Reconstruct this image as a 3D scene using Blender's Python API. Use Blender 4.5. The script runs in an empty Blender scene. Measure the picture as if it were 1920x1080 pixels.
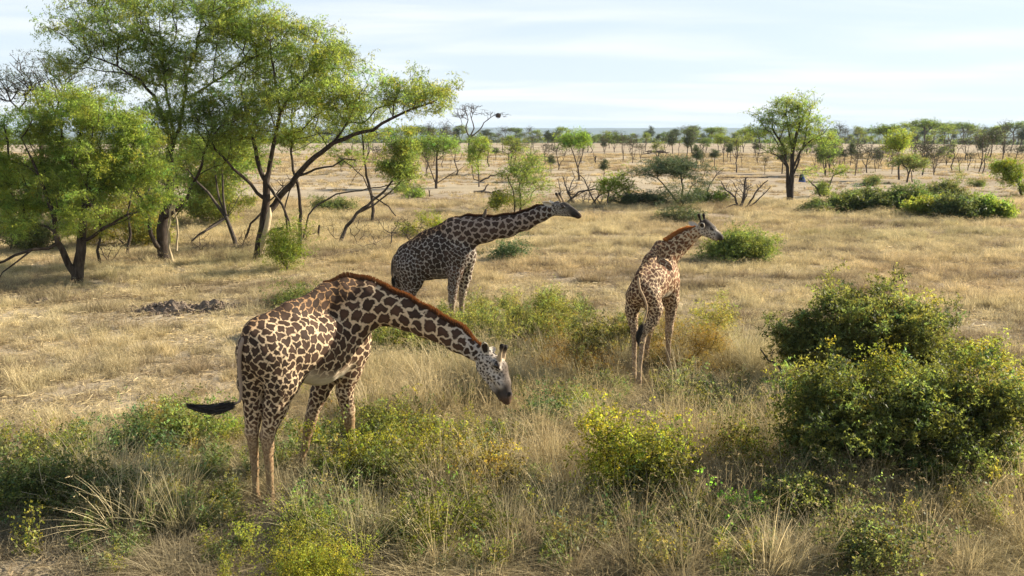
import bpy, math, random
import numpy as np
from mathutils import Vector
S = bpy.context.scene
COL = S.collection
rng = np.random.default_rng(7)
random.seed(7)

# ------------------------------------------------------------------ camera, sky, sun, exposure
F_PX = 1600.0; CAM_H = 5.0
PITCH = math.atan(295.0 / F_PX)
cd = bpy.data.cameras.new('camera'); cam = bpy.data.objects.new('camera', cd); COL.objects.link(cam)
cd.sensor_width = 36.0; cd.lens = 36.0 * F_PX / 1920.0
cd.clip_start = 0.1; cd.clip_end = 30000
cam.location = (0, 0, CAM_H); cam.rotation_euler = (math.pi / 2 - PITCH, 0, 0)
S.camera = cam

SUN_EL = math.radians(26); SUN_AZ = math.radians(70)          # azimuth clockwise from +Y (the view direction)
SUN_DIR = Vector((math.sin(SUN_AZ) * math.cos(SUN_EL), math.cos(SUN_AZ) * math.cos(SUN_EL), math.sin(SUN_EL)))
sl = bpy.data.lights.new('sun', 'SUN'); sun = bpy.data.objects.new('sun', sl); COL.objects.link(sun)
sl.energy = 5.0; sl.angle = math.radians(0.6); sl.color = (1.0, 0.88, 0.70)
sun.rotation_euler = SUN_DIR.to_track_quat('Z', 'Y').to_euler()

W = bpy.data.worlds.new('World'); S.world = W; W.use_nodes = True
wn = W.node_tree.nodes; wl = W.node_tree.links; wn.clear()
def N(t, x=0, **kw):
    n = wn.new(t)
    for k, v in kw.items(): setattr(n, k, v)
    return n
sky = N('ShaderNodeTexSky', sky_type='NISHITA', sun_disc=False)
sky.sun_elevation = SUN_EL; sky.sun_rotation = SUN_AZ; sky.altitude = 1500; sky.air_density = 1.0; sky.dust_density = 1.2; sky.ozone_density = 1.0
bg = N('ShaderNodeBackground'); bg.inputs[1].default_value = 0.058
wo = N('ShaderNodeOutputWorld')
tc = N('ShaderNodeTexCoord')
sep = N('ShaderNodeSeparateXYZ'); wl.new(tc.outputs['Generated'], sep.inputs[0])
zc = N('ShaderNodeMath', operation='MAXIMUM'); wl.new(sep.outputs[2], zc.inputs[0]); zc.inputs[1].default_value = 0.0
za = N('ShaderNodeMath', operation='ADD'); wl.new(zc.outputs[0], za.inputs[0]); za.inputs[1].default_value = 0.06
dx = N('ShaderNodeMath', operation='DIVIDE'); wl.new(sep.outputs[0], dx.inputs[0]); wl.new(za.outputs[0], dx.inputs[1])
dy = N('ShaderNodeMath', operation='DIVIDE'); wl.new(sep.outputs[1], dy.inputs[0]); wl.new(za.outputs[0], dy.inputs[1])
cmb = N('ShaderNodeCombineXYZ'); wl.new(dx.outputs[0], cmb.inputs[0]); wl.new(dy.outputs[0], cmb.inputs[1])
mp = N('ShaderNodeMapping'); mp.inputs['Scale'].default_value = (0.30, 0.62, 1); mp.inputs['Rotation'].default_value = (0, 0, 0.12)
mp.inputs['Location'].default_value = (0.35, 0.2, 0)
wl.new(cmb.outputs[0], mp.inputs[0])
nz = N('ShaderNodeTexNoise'); nz.inputs['Scale'].default_value = 1.1; nz.inputs['Detail'].default_value = 6; nz.inputs['Roughness'].default_value = 0.5; nz.inputs['Distortion'].default_value = 0.4
wl.new(mp.outputs[0], nz.inputs['Vector'])
cr = N('ShaderNodeMapRange'); cr.inputs[1].default_value = 0.38; cr.inputs[2].default_value = 0.72; cr.inputs[3].default_value = 0.0; cr.inputs[4].default_value = 1.0
cr.interpolation_type = 'SMOOTHSTEP'
wl.new(nz.outputs['Fac'], cr.inputs[0])
veil = N('ShaderNodeMix', data_type='RGBA')                       # thin high cloud, thinned overhead, out of view, to cut fill light and raise contrast
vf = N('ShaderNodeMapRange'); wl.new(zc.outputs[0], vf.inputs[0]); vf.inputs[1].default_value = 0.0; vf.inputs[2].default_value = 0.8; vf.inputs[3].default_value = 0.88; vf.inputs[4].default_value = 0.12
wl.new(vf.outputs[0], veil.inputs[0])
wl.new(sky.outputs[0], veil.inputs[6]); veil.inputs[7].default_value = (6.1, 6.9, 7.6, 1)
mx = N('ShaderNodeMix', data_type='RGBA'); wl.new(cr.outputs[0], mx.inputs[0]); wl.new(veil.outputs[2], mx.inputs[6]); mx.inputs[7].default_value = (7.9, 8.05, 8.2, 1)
cf = N('ShaderNodeMath', operation='MULTIPLY'); wl.new(cr.outputs[0], cf.inputs[0]); wl.new(vf.outputs[0], cf.inputs[1]); wl.new(cf.outputs[0], mx.inputs[0])  # clouds faded overhead too, for less fill from the unseen sky
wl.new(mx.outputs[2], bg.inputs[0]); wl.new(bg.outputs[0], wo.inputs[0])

S.view_settings.view_transform = 'Standard'; S.view_settings.look = 'None'
S.view_settings.exposure = 1.28; S.view_settings.gamma = 1.0; S.view_settings.use_curve_mapping = False
S.render.engine = 'CYCLES'
S.cycles.use_denoising = True
try: S.cycles.denoiser = 'OPENIMAGEDENOISE'
except Exception: pass
S.cycles.max_bounces = 5; S.cycles.diffuse_bounces = 3; S.cycles.glossy_bounces = 2; S.cycles.transmission_bounces = 4
S.cycles.volume_bounces = 0; S.cycles.transparent_max_bounces = 4
S.cycles.caustics_reflective = False; S.cycles.caustics_refractive = False

# ------------------------------------------------------------------ picture <-> place
cp, sp = math.cos(PITCH), math.sin(PITCH)
def P(x, y, Y):
    """the point of the place seen at photo pixel (x, y) at distance Y"""
    v = 540.0 - y
    d = np.array((x - 960.0, F_PX * cp + v * sp, -F_PX * sp + v * cp))
    return np.array((0, 0, CAM_H)) + d * (Y / d[1])
def ground_z(x, y):
    x = np.asarray(x, float); y = np.asarray(y, float)
    r = np.sqrt(x * x + y * y)
    und = 0.035 * np.sin(x * 0.41 + 1.3) * np.cos(y * 0.33) + 0.05 * np.sin(x * 0.07 + y * 0.05) * np.clip((r - 25) / 40, 0, 1)
    und = und * np.clip((r - 5) / 10, 0, 1)
    drop = -0.016 * np.maximum(0, r - 360) + 0.016 * np.maximum(0, r - 1600) * 0.9
    return und + drop
def G(y):
    v = 540.0 - y
    return CAM_H * (F_PX * cp + v * sp) / (F_PX * sp - v * cp)
def at(x, y):
    """ground point under photo pixel (x, y)"""
    p = P(x, y, G(y)); p[2] = float(ground_z(p[0], p[1])); return p
def project(x, y, z=0.0):
    w = np.asarray(z) - CAM_H
    f = y * cp - w * sp; u = y * sp + w * cp
    return 960 + F_PX * x / f, 540 - F_PX * u / f

# ------------------------------------------------------------------ objects and materials
def tag(o, label, cat, group=None, kind=None):
    if label: o['label'] = label
    if cat: o['category'] = cat
    if group: o['group'] = group
    if kind: o['kind'] = kind
    return o
def empty(name, loc, label, cat, group=None):
    o = bpy.data.objects.new(name, None); COL.objects.link(o); o.location = [float(v) for v in loc]
    return tag(o, label, cat, group)
def mesh_np(name, verts, faces, mats, attrs=None, smooth=True, midx=None):
    """faces: an (n,k) int array or a list of such arrays"""
    me = bpy.data.meshes.new(name)
    verts = np.asarray(verts, np.float32)
    if not isinstance(faces, list): faces = [faces]
    faces = [f for f in faces if len(f)]
    tot = [np.full(len(f), f.shape[1], np.int32) for f in faces]
    tot = np.concatenate(tot) if tot else np.zeros(0, np.int32)
    loops = np.concatenate([f.ravel() for f in faces]).astype(np.int32) if faces else np.zeros(0, np.int32)
    me.vertices.add(len(verts)); me.vertices.foreach_set('co', verts.ravel())
    me.loops.add(len(loops)); me.loops.foreach_set('vertex_index', loops)
    me.polygons.add(len(tot))
    me.polygons.foreach_set('loop_start', np.concatenate([[0], np.cumsum(tot)[:-1]]).astype(np.int32) if len(tot) else [])
    if midx is not None: me.polygons.foreach_set('material_index', np.asarray(midx, np.int32))
    me.polygons.foreach_set('use_smooth', np.full(len(tot), smooth, bool))
    me.update(calc_edges=True)
    for k, a in (attrs or {}).items():
        a = np.asarray(a, np.float32)
        if a.ndim == 1:
            at_ = me.attributes.new(k, 'FLOAT', 'POINT'); at_.data.foreach_set('value', a)
        else:
            if a.shape[1] == 3: a = np.concatenate([a, np.ones((len(a), 1), np.float32)], 1)
            at_ = me.attributes.new(k, 'FLOAT_COLOR', 'POINT'); at_.data.foreach_set('color', a.ravel())
    for m in (mats if isinstance(mats, (list, tuple)) else [mats]): me.materials.append(m)
    return me
def ob(name, me, parent=None, loc=(0, 0, 0)):
    o = bpy.data.objects.new(name, me); COL.objects.link(o); o.location = loc
    if parent is not None: o.parent = parent
    return o
class M:
    def __init__(s, name):
        s.m = bpy.data.materials.new(name); s.m.use_nodes = True
        s.n = s.m.node_tree.nodes; s.l = s.m.node_tree.links; s.n.clear()
        s.out = s.n.new('ShaderNodeOutputMaterial')
    def new(s, t, **kw):
        n = s.n.new(t)
        for k, v in kw.items(): setattr(n, k, v)
        return n
    def link(s, a, b): s.l.new(a, b)
    def attr(s, name, typ='GEOMETRY'):
        return s.new('ShaderNodeAttribute', attribute_name=name, attribute_type=typ)
    def noise(s, scale, detail=4, rough=0.55, vec=None, dist=0):
        n = s.new('ShaderNodeTexNoise'); n.inputs['Scale'].default_value = scale; n.inputs['Detail'].default_value = detail
        n.inputs['Roughness'].default_value = rough; n.inputs['Distortion'].default_value = dist
        if vec is not None: s.link(vec, n.inputs['Vector'])
        return n
    def mixc(s, f, a, b, mode='MIX'):
        n = s.new('ShaderNodeMix', data_type='RGBA', blend_type=mode)
        for i, v in ((0, f), (6, a), (7, b)):
            if isinstance(v, (int, float)): n.inputs[i].default_value = v
            elif isinstance(v, tuple): n.inputs[i].default_value = v + (1,) if len(v) == 3 else v
            else: s.link(v, n.inputs[i])
        return n.outputs[2]
    def math(s, op, a, b=0.0, clamp=False):
        n = s.new('ShaderNodeMath', operation=op, use_clamp=clamp)
        for i, v in ((0, a), (1, b)):
            if isinstance(v, (int, float)): n.inputs[i].default_value = v
            else: s.link(v, n.inputs[i])
        return n.outputs[0]
    def mr(s, v, a, b, c=0.0, d=1.0):
        n = s.new('ShaderNodeMapRange'); s.link(v, n.inputs[0])
        for i, q in enumerate((a, b, c, d)): n.inputs[i + 1].default_value = q
        return n.outputs[0]
    def diff(s, col, rough=0.8, spec=0.2, bump=None, bstr=0.5, bdist=0.02):
        b = s.new('ShaderNodeBsdfPrincipled'); b.inputs['Roughness'].default_value = rough; b.inputs['Specular IOR Level'].default_value = spec
        if isinstance(col, tuple): b.inputs['Base Color'].default_value = col + (1,)
        else: s.link(col, b.inputs['Base Color'])
        if bump is not None:
            bn = s.new('ShaderNodeBump'); bn.inputs['Strength'].default_value = bstr; bn.inputs['Distance'].default_value = bdist
            s.link(bump, bn.inputs['Height']); s.link(bn.outputs[0], b.inputs['Normal'])
        return b
    def done(s, sh): s.link(sh.outputs[0], s.out.inputs[0]); return s.m

def leaf_material(name, col, trans, tr_fac=0.45, attr='tint', inst=False, spec=0.25, rough=0.55):
    """leaf or blade: reflecting side plus light coming through; the tint attribute multiplies the colour"""
    m = M(name)
    a = m.attr(attr)
    c = m.mixc(1.0, tuple(col), a.outputs['Color'], 'MULTIPLY')
    t = m.mixc(1.0, tuple(trans), a.outputs['Color'], 'MULTIPLY')
    if inst:
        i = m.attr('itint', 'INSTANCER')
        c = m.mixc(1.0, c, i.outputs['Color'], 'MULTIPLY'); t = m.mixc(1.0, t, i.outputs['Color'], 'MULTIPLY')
    b = m.diff(c, rough, spec)
    tr = m.new('ShaderNodeBsdfTranslucent'); m.link(t, tr.inputs[0])
    mix = m.new('ShaderNodeMixShader'); mix.inputs[0].default_value = tr_fac
    m.link(b.outputs[0], mix.inputs[1]); m.link(tr.outputs[0], mix.inputs[2])
    return m.done(mix)
def bark_material(name, c1, c2, scale=9.0):
    m = M(name); g = m.new('ShaderNodeNewGeometry')
    mp_ = m.new('ShaderNodeMapping'); mp_.inputs['Scale'].default_value = (1, 1, 0.25); m.link(g.outputs['Position'], mp_.inputs[0])
    n1 = m.noise(scale, 6, 0.65, mp_.outputs[0]); n2 = m.noise(scale * 0.2, 3, 0.5, g.outputs['Position'])
    f = m.mr(n1.outputs['Fac'], 0.35, 0.68)
    c = m.mixc(f, tuple(c1), tuple(c2))
    c = m.mixc(m.mr(n2.outputs['Fac'], 0.4, 0.7, 0, 0.5), c, tuple(v * 0.6 for v in c1))
    return m.done(m.diff(c, 0.9, 0.1, n1.outputs['Fac'], 0.8, 0.03))
MAT = {}
MAT['bark'] = bark_material('acacia_bark', (0.030, 0.022, 0.017), (0.105, 0.085, 0.068))
MAT['bark_grey'] = bark_material('grey_bark', (0.055, 0.045, 0.038), (0.16, 0.135, 0.115))
MAT['bark_peeled'] = bark_material('peeled_bark', (0.42, 0.33, 0.20), (0.58, 0.50, 0.34))
MAT['bark_far'] = bark_material('plain_tree_bark', (0.06, 0.045, 0.035), (0.15, 0.12, 0.10), 4)
MAT['leaf'] = leaf_material('acacia_leaf', (0.135, 0.165, 0.048), (0.44, 0.53, 0.09), 0.52)
MAT['leaf_grey'] = leaf_material('grey_green_leaf', (0.12, 0.145, 0.075), (0.16, 0.21, 0.07), 0.3)
MAT['leaf_dark'] = leaf_material('bush_leaf', (0.090, 0.112, 0.046), (0.28, 0.33, 0.07), 0.42, spec=0.25, rough=0.55)
MAT['leaf_yellow'] = leaf_material('yellow_green_leaf', (0.25, 0.27, 0.042), (0.48, 0.50, 0.05), 0.45)
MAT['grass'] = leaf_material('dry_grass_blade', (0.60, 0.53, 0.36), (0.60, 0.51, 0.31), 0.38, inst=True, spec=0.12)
MAT['herb'] = leaf_material('herb_leaf', (0.15, 0.18, 0.075), (0.26, 0.30, 0.08), 0.4, inst=True)

# ------------------------------------------------------------------ terrain
def build_ground():
    rr = np.concatenate([[0.0], np.linspace(2, 60, 60), np.geomspace(62, 13000, 90)])
    na = 160
    th = np.linspace(0, 2 * math.pi, na, endpoint=False)
    X = rr[:, None] * np.cos(th); Y = rr[:, None] * np.sin(th)
    Z = ground_z(X, Y)
    v = np.stack([X, Y, Z], -1).reshape(-1, 3)
    i = np.arange(len(rr) - 1)[:, None] * na; j = np.arange(na)[None]; j2 = (j + 1) % na
    f = np.stack([i + j, i + na + j, i + na + j2, i + j2], -1).reshape(-1, 4)
    m = M('savanna_ground'); g = m.new('ShaderNodeNewGeometry'); pos = g.outputs['Position']
    mpp = m.new('ShaderNodeMapping'); mpp.inputs['Scale'].default_value = (0.35, 1.0, 1.0); m.link(pos, mpp.inputs[0])
    n1 = m.noise(0.09, 5, 0.6, mpp.outputs[0], 0.6); n2 = m.noise(0.9, 5, 0.65, pos); n3 = m.noise(14, 6, 0.7, pos); n4 = m.noise(0.03, 3, 0.5, mpp.outputs[0])
    c = m.mixc(m.mr(n2.outputs['Fac'], 0.35, 0.68), (0.25, 0.205, 0.15), (0.39, 0.325, 0.225))
    c = m.mixc(m.mr(n1.outputs['Fac'], 0.42, 0.62), c, (0.45, 0.38, 0.27))
    c = m.mixc(m.mr(n4.outputs['Fac'], 0.5, 0.68, 0, 0.6), c, (0.33, 0.24, 0.17))
    c = m.mixc(m.mr(n3.outputs['Fac'], 0.5, 0.75, 0, 0.55), c, (0.16, 0.12, 0.085))
    ln = m.new('ShaderNodeVectorMath', operation='LENGTH'); m.link(pos, ln.inputs[0])
    c = m.mixc(m.mr(ln.outputs['Value'], 620, 1100), c, (0.075, 0.085, 0.045))      # wooded country beyond the crest
    hgt = m.math('ADD', m.math('MULTIPLY', n2.outputs['Fac'], 0.5), n3.outputs['Fac'])
    me = mesh_np('ground', v, f, m.done(m.diff(c, 0.95, 0.05, hgt, 0.7, 0.06)))
    tag(ob('ground', me), None, None, kind='structure')
build_ground()
def build_hills():
    na = 260; th = np.linspace(math.radians(40), math.radians(140), na)
    rows = []
    for r, hs in ((8200, 0.0), (8700, 0.75), (9200, 1.0), (9800, 0.6)):
        h = 30 + 4 * np.sin(th * 9 + 1) + 3.5 * np.sin(th * 23 + 2) + 1.5 * np.sin(th * 61) + 9 * np.exp(-((th - math.radians(97)) / 0.09) ** 2)
        rows.append(np.stack([r * np.cos(th), r * np.sin(th), -25 + (h + 25) * hs - (2 if hs == 0 else 0)], -1))
    v = np.concatenate(rows); i = (np.arange(3) * na)[:, None]; j = np.arange(na - 1)[None]
    f = np.stack([i + j, i + j + 1, i + na + j + 1, i + na + j], -1).reshape(-1, 4)
    m = M('wooded_hill'); g = m.new('ShaderNodeNewGeometry'); n = m.noise(0.004, 4, 0.6, g.outputs['Position'])
    c = m.mixc(n.outputs['Fac'], (0.05, 0.065, 0.035), (0.11, 0.11, 0.065))
    tag(ob('distant_hills', mesh_np('distant_hills', v, f, m.done(m.diff(c, 1, 0)))), None, None, kind='structure')
build_hills()
HAZE = True
if HAZE:
    x0, y0, z0, z1 = 11500, 11500, -60, 60
    v = [(-x0, -300, z0), (x0, -300, z0), (x0, y0, z0), (-x0, y0, z0), (-x0, -300, z1), (x0, -300, z1), (x0, y0, z1), (-x0, y0, z1)]
    f = np.array([(0, 3, 2, 1), (4, 5, 6, 7), (0, 1, 5, 4), (1, 2, 6, 5), (2, 3, 7, 6), (3, 0, 4, 7)])
    m = M('haze_air'); pv = m.new('ShaderNodeVolumePrincipled'); pv.inputs['Color'].default_value = (0.62, 0.80, 1.0, 1); pv.inputs['Density'].default_value = 0.00009
    m.link(pv.outputs[0], m.out.inputs['Volume'])
    tag(ob('haze', mesh_np('haze', v, f, m.m, smooth=False)), None, None, kind='stuff')

# ------------------------------------------------------------------ plants: branches grown towards points of the crown
def unit(v): return v / np.maximum(np.linalg.norm(v, axis=-1, keepdims=True), 1e-9)
def blob_points(blobs, n, r, shell=0.35, cl=0, cs=(.42, .42, .13)):
    if cl > 1:                                                        # pads of foliage with gaps between them
        c = blob_points(blobs, max(3, n // cl), r, shell)
        k = r.integers(0, len(c), n)
        return c[k] + r.normal(size=(n, 3)) * np.array(cs) * r.uniform(.6, 1.3, (len(c), 1))[k]
    """n points spread through ellipsoids (centre, radii); weight by volume^(2/3)"""
    w = np.array([(b[1][0] * b[1][1] * b[1][2]) ** (2 / 3) * (b[2] if len(b) > 2 else 1) for b in blobs]); w = w / w.sum()
    k = r.choice(len(blobs), n, p=w)
    d = unit(r.normal(size=(n, 3))); rad = r.random(n) ** shell
    c = np.array([b[0] for b in blobs]); R = np.array([b[1] for b in blobs])
    return c[k] + d * rad[:, None] * R[k]
class Skeleton:
    def __init__(s):
        s.p = np.zeros((40000, 3)); s.par = np.full(40000, -1); s.len = np.zeros(40000); s.spec = np.zeros(40000); s.n = 0
    def add(s, p, par, rad=0.0):
        i = s.n; s.p[i] = p; s.par[i] = par; s.spec[i] = rad
        s.len[i] = 0 if par < 0 else s.len[par] + np.linalg.norm(s.p[i] - s.p[par])
        s.n += 1; return i
    def near(s, p): return int(np.argmin(np.linalg.norm(s.p[:s.n] - p, axis=1)))
    def limb(s, pts, r0, r1, step, r, root=False, wob=0.06):
        pts = np.asarray(pts, float)
        if root or s.n == 0: last = s.add(pts[0], -1, r0)
        else: last = s.near(pts[0])
        seg = np.linalg.norm(np.diff(pts, axis=0), axis=1); tot = seg.sum(); done = 0
        for k in range(len(pts) - 1):
            m = max(1, int(seg[k] / step))
            for q in range(1, m + 1):
                t = q / m; pt = pts[k] + (pts[k + 1] - pts[k]) * t
                pt = pt + r.normal(size=3) * wob * step * (0 if (k == len(pts) - 2 and q == m) else 1)
                f = (done + seg[k] * t) / tot
                last = s.add(pt, last, r0 + (r1 - r0) * f)
            done += seg[k]
        return last
    def grow(s, att, step, r, upw=0.25, path_w=0.35, wob=0.12):
        tips = []
        dd = np.min(np.linalg.norm(att[:, None] - s.p[None, :s.n], axis=2), axis=1) if len(att) * s.n < 4e6 else r.random(len(att))
        for i in np.argsort(dd + r.random(len(att)) * 0.8):
            a = att[i]; pp = s.p[:s.n]
            v = a - pp; d = np.linalg.norm(v, axis=1)
            cost = d + path_w * s.len[:s.n] + np.maximum(0, -v[:, 2]) * 0.7
            j = int(np.argmin(cost)); L = d[j]
            if L < 1e-3: continue
            T0 = unit(pp[j] - pp[s.par[j]]) if s.par[j] >= 0 else np.array((0, 0, 1.0))
            td = v[j] / L; m0 = (T0 * 0.55 + td * 0.6 + np.array((0, 0, upw))) * L; m1 = (td + np.array((0, 0, upw * 0.4))) * L
            k = max(1, int(round(L / step))); last = j; p0 = pp[j].copy()
            for q in range(1, k + 1):
                t = q / k; t2 = t * t; t3 = t2 * t
                pt = (2 * t3 - 3 * t2 + 1) * p0 + (t3 - 2 * t2 + t) * m0 + (-2 * t3 + 3 * t2) * a + (t3 - t2) * m1
                if q < k: pt = pt + r.normal(size=3) * wob * step
                last = s.add(pt, last)
            tips.append(last)
        return tips
    def radii(s, tip, ex=2.35):
        n = s.n; ar = np.zeros(n); ch = np.zeros(n, int); par = s.par[:n]
        for i in range(n - 1, -1, -1):
            if ar[i] == 0: ar[i] = tip ** ex
            if par[i] >= 0: ar[par[i]] += ar[i]
        r = ar ** (1 / ex)
        return np.maximum(r, s.spec[:n])
    def mesh(s, name, tip, mat, scale=1.0, sides=6, rmax=None, fork=0.012):
        n = s.n; p = s.p[:n]; par = s.par[:n]; r = s.radii(tip) * scale
        r = np.where(s.spec[:n] > 0, s.spec[:n] * 0.64 * scale, np.minimum(r, rmax or 0.055))
        for i in range(1, n):
            if par[i] >= 0: r[i] = min(r[i], r[par[i]])
        d = np.zeros((n, 3)); has = par >= 0
        d[has] = unit(p[has] - p[par[has]]); d[~has] = (0, 0, 1)
        # child that carries on
        main = {}
        for i in range(n):
            q = par[i]
            if q >= 0 and (q not in main or r[i] > r[main[q]]): main[q] = i
        for q, i in main.items(): 
            if par[q] >= 0: d[q] = unit(d[q] + d[i])
            else: d[q] = d[i]
        VV = []; FF = []; off = 0
        idx = np.nonzero(has)[0]
        rad_a = np.where(np.array([main[par[i]] == i for i in idx]), r[par[idx]], np.minimum(r[idx] * 1.15, r[par[idx]]))
        da = np.where(np.array([main[par[i]] == i for i in idx])[:, None], d[par[idx]], unit(d[par[idx]] * 0.3 + d[idx]))
        for thick in (True, False):
            k = sides if thick else 3
            sel = (r[idx] > fork) == thick
            if not sel.any(): continue
            ii = idx[sel]
            def ring(c, dirs, rr):
                ref = np.where(np.abs(dirs[:, 2:3]) > 0.9, np.array([[1.0, 0, 0]]), np.array([[0, 0, 1.0]]))
                ref = np.tile(np.array([[0.31, 0.93, 0.19]]), (len(dirs), 1))
                u = unit(np.cross(dirs, ref)); w = np.cross(dirs, u)
                an = np.arange(k) * 2 * math.pi / k
                return c[:, None] + rr[:, None, None] * (np.cos(an)[None, :, None] * u[:, None] + np.sin(an)[None, :, None] * w[:, None])
            A = ring(p[par[ii]], da[sel], rad_a[sel]); B = ring(p[ii], d[ii], r[ii])
            V = np.concatenate([A, B], 1).reshape(-1, 3)
            base = (np.arange(len(ii)) * 2 * k)[:, None]; j = np.arange(k)[None]; j2 = (j + 1) % k
            F = np.stack([base + j, base + j2, base + k + j2, base + k + j], -1).reshape(-1, 4) + off
            VV.append(V); FF.append(F); off += len(V)
        return mesh_np(name, np.concatenate(VV), FF, mat)

def leaf_quads(cent, r, sprigs, per, sprig_len, lsize, aspect, tint, spread=0.12, flat=0.5, var=0.25, droop=0.0, face_up=0.4, tri=False):
    """leaves set along short sprigs round each centre; returns verts, faces, tints"""
    n = len(cent)
    c = np.repeat(cent, sprigs, 0); m = len(c)
    dirs = r.normal(size=(m, 3)); dirs[:, 2] = dirs[:, 2] * flat - droop; dirs = unit(dirs)
    st = c + r.normal(size=(m, 3)) * spread * np.array([1, 1, 0.6])
    ct = np.repeat(r.normal(1, var, size=(n, 1)), sprigs, 0) * r.normal(1, var * 0.5, size=(m, 1))
    t = np.tile((np.arange(per) + 0.5) / per, m)
    D = np.repeat(dirs, per, 0); L = len(D)
    pos = np.repeat(st, per, 0) + D * (t[:, None] * sprig_len) + r.normal(size=(L, 3)) * sprig_len * 0.06
    ld = unit(np.cross(D, r.normal(size=(L, 3))) + D * 0.5)
    nrm = unit(r.normal(size=(L, 3)) + np.array([0, 0, face_up * 2]))
    sd = unit(np.cross(ld, nrm))
    sz = lsize * r.uniform(0.6, 1.3, size=(L, 1))
    a = pos; b = pos + ld * sz * 0.5 + sd * sz * aspect * 0.5; cc = pos + ld * sz; d = pos + ld * sz * 0.5 - sd * sz * aspect * 0.5
    if tri:
        V = np.stack([pos - sd * sz * aspect * 0.48, pos + sd * sz * aspect * 0.48, pos + ld * sz * 1.1], 1).reshape(-1, 3); F = np.arange(L * 3).reshape(-1, 3)
    else: V = np.stack([a, b, cc, d], 1).reshape(-1, 3); F = np.arange(L * 4).reshape(-1, 4)
    tt = np.clip(np.repeat(ct, per, 0) * r.normal(1, 0.12, size=(L, 1)), 0.35, 1.9)
    hue = np.repeat(np.repeat(r.normal(0, 1, size=(n, 1)), sprigs, 0), per, 0)
    T = np.array(tint)[None] * tt * (1 + hue * np.array([[0.13, 0.0, -0.10]]))
    return V, F, np.repeat(T, 3 if tri else 4, 0)

def px_blobs(blobs, Y0, depth=0.8, r=None):
    """ellipses of the crown in photo pixels -> ellipsoids round distance Y0"""
    out = []
    for b in blobs:
        x, y, rx, ry = b[:4]; dyy = b[4] if len(b) > 4 else 0.0; w = b[5] if len(b) > 5 else 1
        s = Y0 / (F_PX * cp)
        R = (rx * s, max(rx * s * depth, ry * s), ry * s)
        c = P(x, y, Y0 + dyy)
        out.append((c, R, w))
    return out
def tree(name, label, cat, base, limbs, blobs, natt, seed, leafmat='leaf', bark='bark', leaf=(7, 12, 0.28, 0.085, 0.35), tint=(1, 1, 1), group=None,
         tip=0.006, step=0.45, leafy=1.0, var=0.25, flat=0.5, droop=0.0, wob=0.10, upw=0.25, depth=0.8, path_w=0.3, extra=None, spread=0.14, rmax=None, crown_name='crown', trunk_name='trunk', Y0=None, blob_world=None, shell=0.35, cl=0, cs=(.42, .42, .13), shoots=0):
    """limbs: (list of photo px points, or (px,py,dY)), r0, r1 ; blobs: crown ellipses in photo px"""
    r = np.random.default_rng(seed)
    b = np.array(base, float) if len(base) == 3 else at(*base)
    Y0 = b[1] if Y0 is None else Y0
    root = empty(name, b, label, cat, group)
    sk = Skeleton()
    first = True
    for L in limbs:
        pts = []
        for q in L[0]:
            dY = q[2] if len(q) > 2 else 0.0
            pts.append(P(q[0], q[1], Y0 + dY) - b)
        if L is limbs[0]: pts[0] = np.array((pts[0][0], 0, -0.15))
        isroot = len(L) > 3 and L[3] == 'root'
        if isroot: pts[0][2] = -0.15
        sk.limb(pts, L[1], L[2], step * 0.8, r, root=isroot)
    bl = blob_world if blob_world is not None else [(c - b, R, w) for c, R, w in px_blobs(blobs, Y0, depth)]
    if sk.n == 0: sk.add(np.zeros(3) - np.array((0, 0, 0.05)), -1, 0)
    att = blob_points(bl, natt, r, shell, cl, cs) if natt else np.zeros((0, 3))
    att = att[att[:, 2] > 0.05] if len(att) else att
    if shoots and len(att):                                           # single shoots standing out of the crown
        k = r.choice(len(att), int(len(att) * shoots)); cc = att.mean(0); o_ = unit(att[k] - cc + np.array((0, 0, .3))); o_[:, 2] = np.abs(o_[:, 2]) + .3
        att = np.concatenate([att, att[k] + o_ * r.uniform(.06, .34, (len(k), 1))])
    tips = sk.grow(att, step, r, upw, path_w, wob) if len(att) else []
    tm = sk.mesh(trunk_name, tip, MAT[bark], rmax=rmax)
    ob(trunk_name, tm, root)
    if leaf and tips and leafy > 0:
        tp = sk.p[np.array(tips)]
        if leafy < 1: tp = tp[r.random(len(tp)) < leafy]
        ext = tp + r.normal(size=tp.shape) * spread * 1.6
        V, F, T = leaf_quads(np.concatenate([tp, ext]), r, leaf[0], leaf[1], leaf[2], leaf[3], leaf[4], tint, spread, flat, var, droop, tri=Y0 > 14 or natt > 600)
        ob(crown_name, mesh_np(crown_name, V, F, MAT[leafmat], {'tint': T}, smooth=False), root)
    return root
def copy_tree(o, parent=None):
    c = o.copy(); COL.objects.link(c); c.parent = parent
    for ch in list(o.children): copy_tree(ch, c)
    return c
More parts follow.
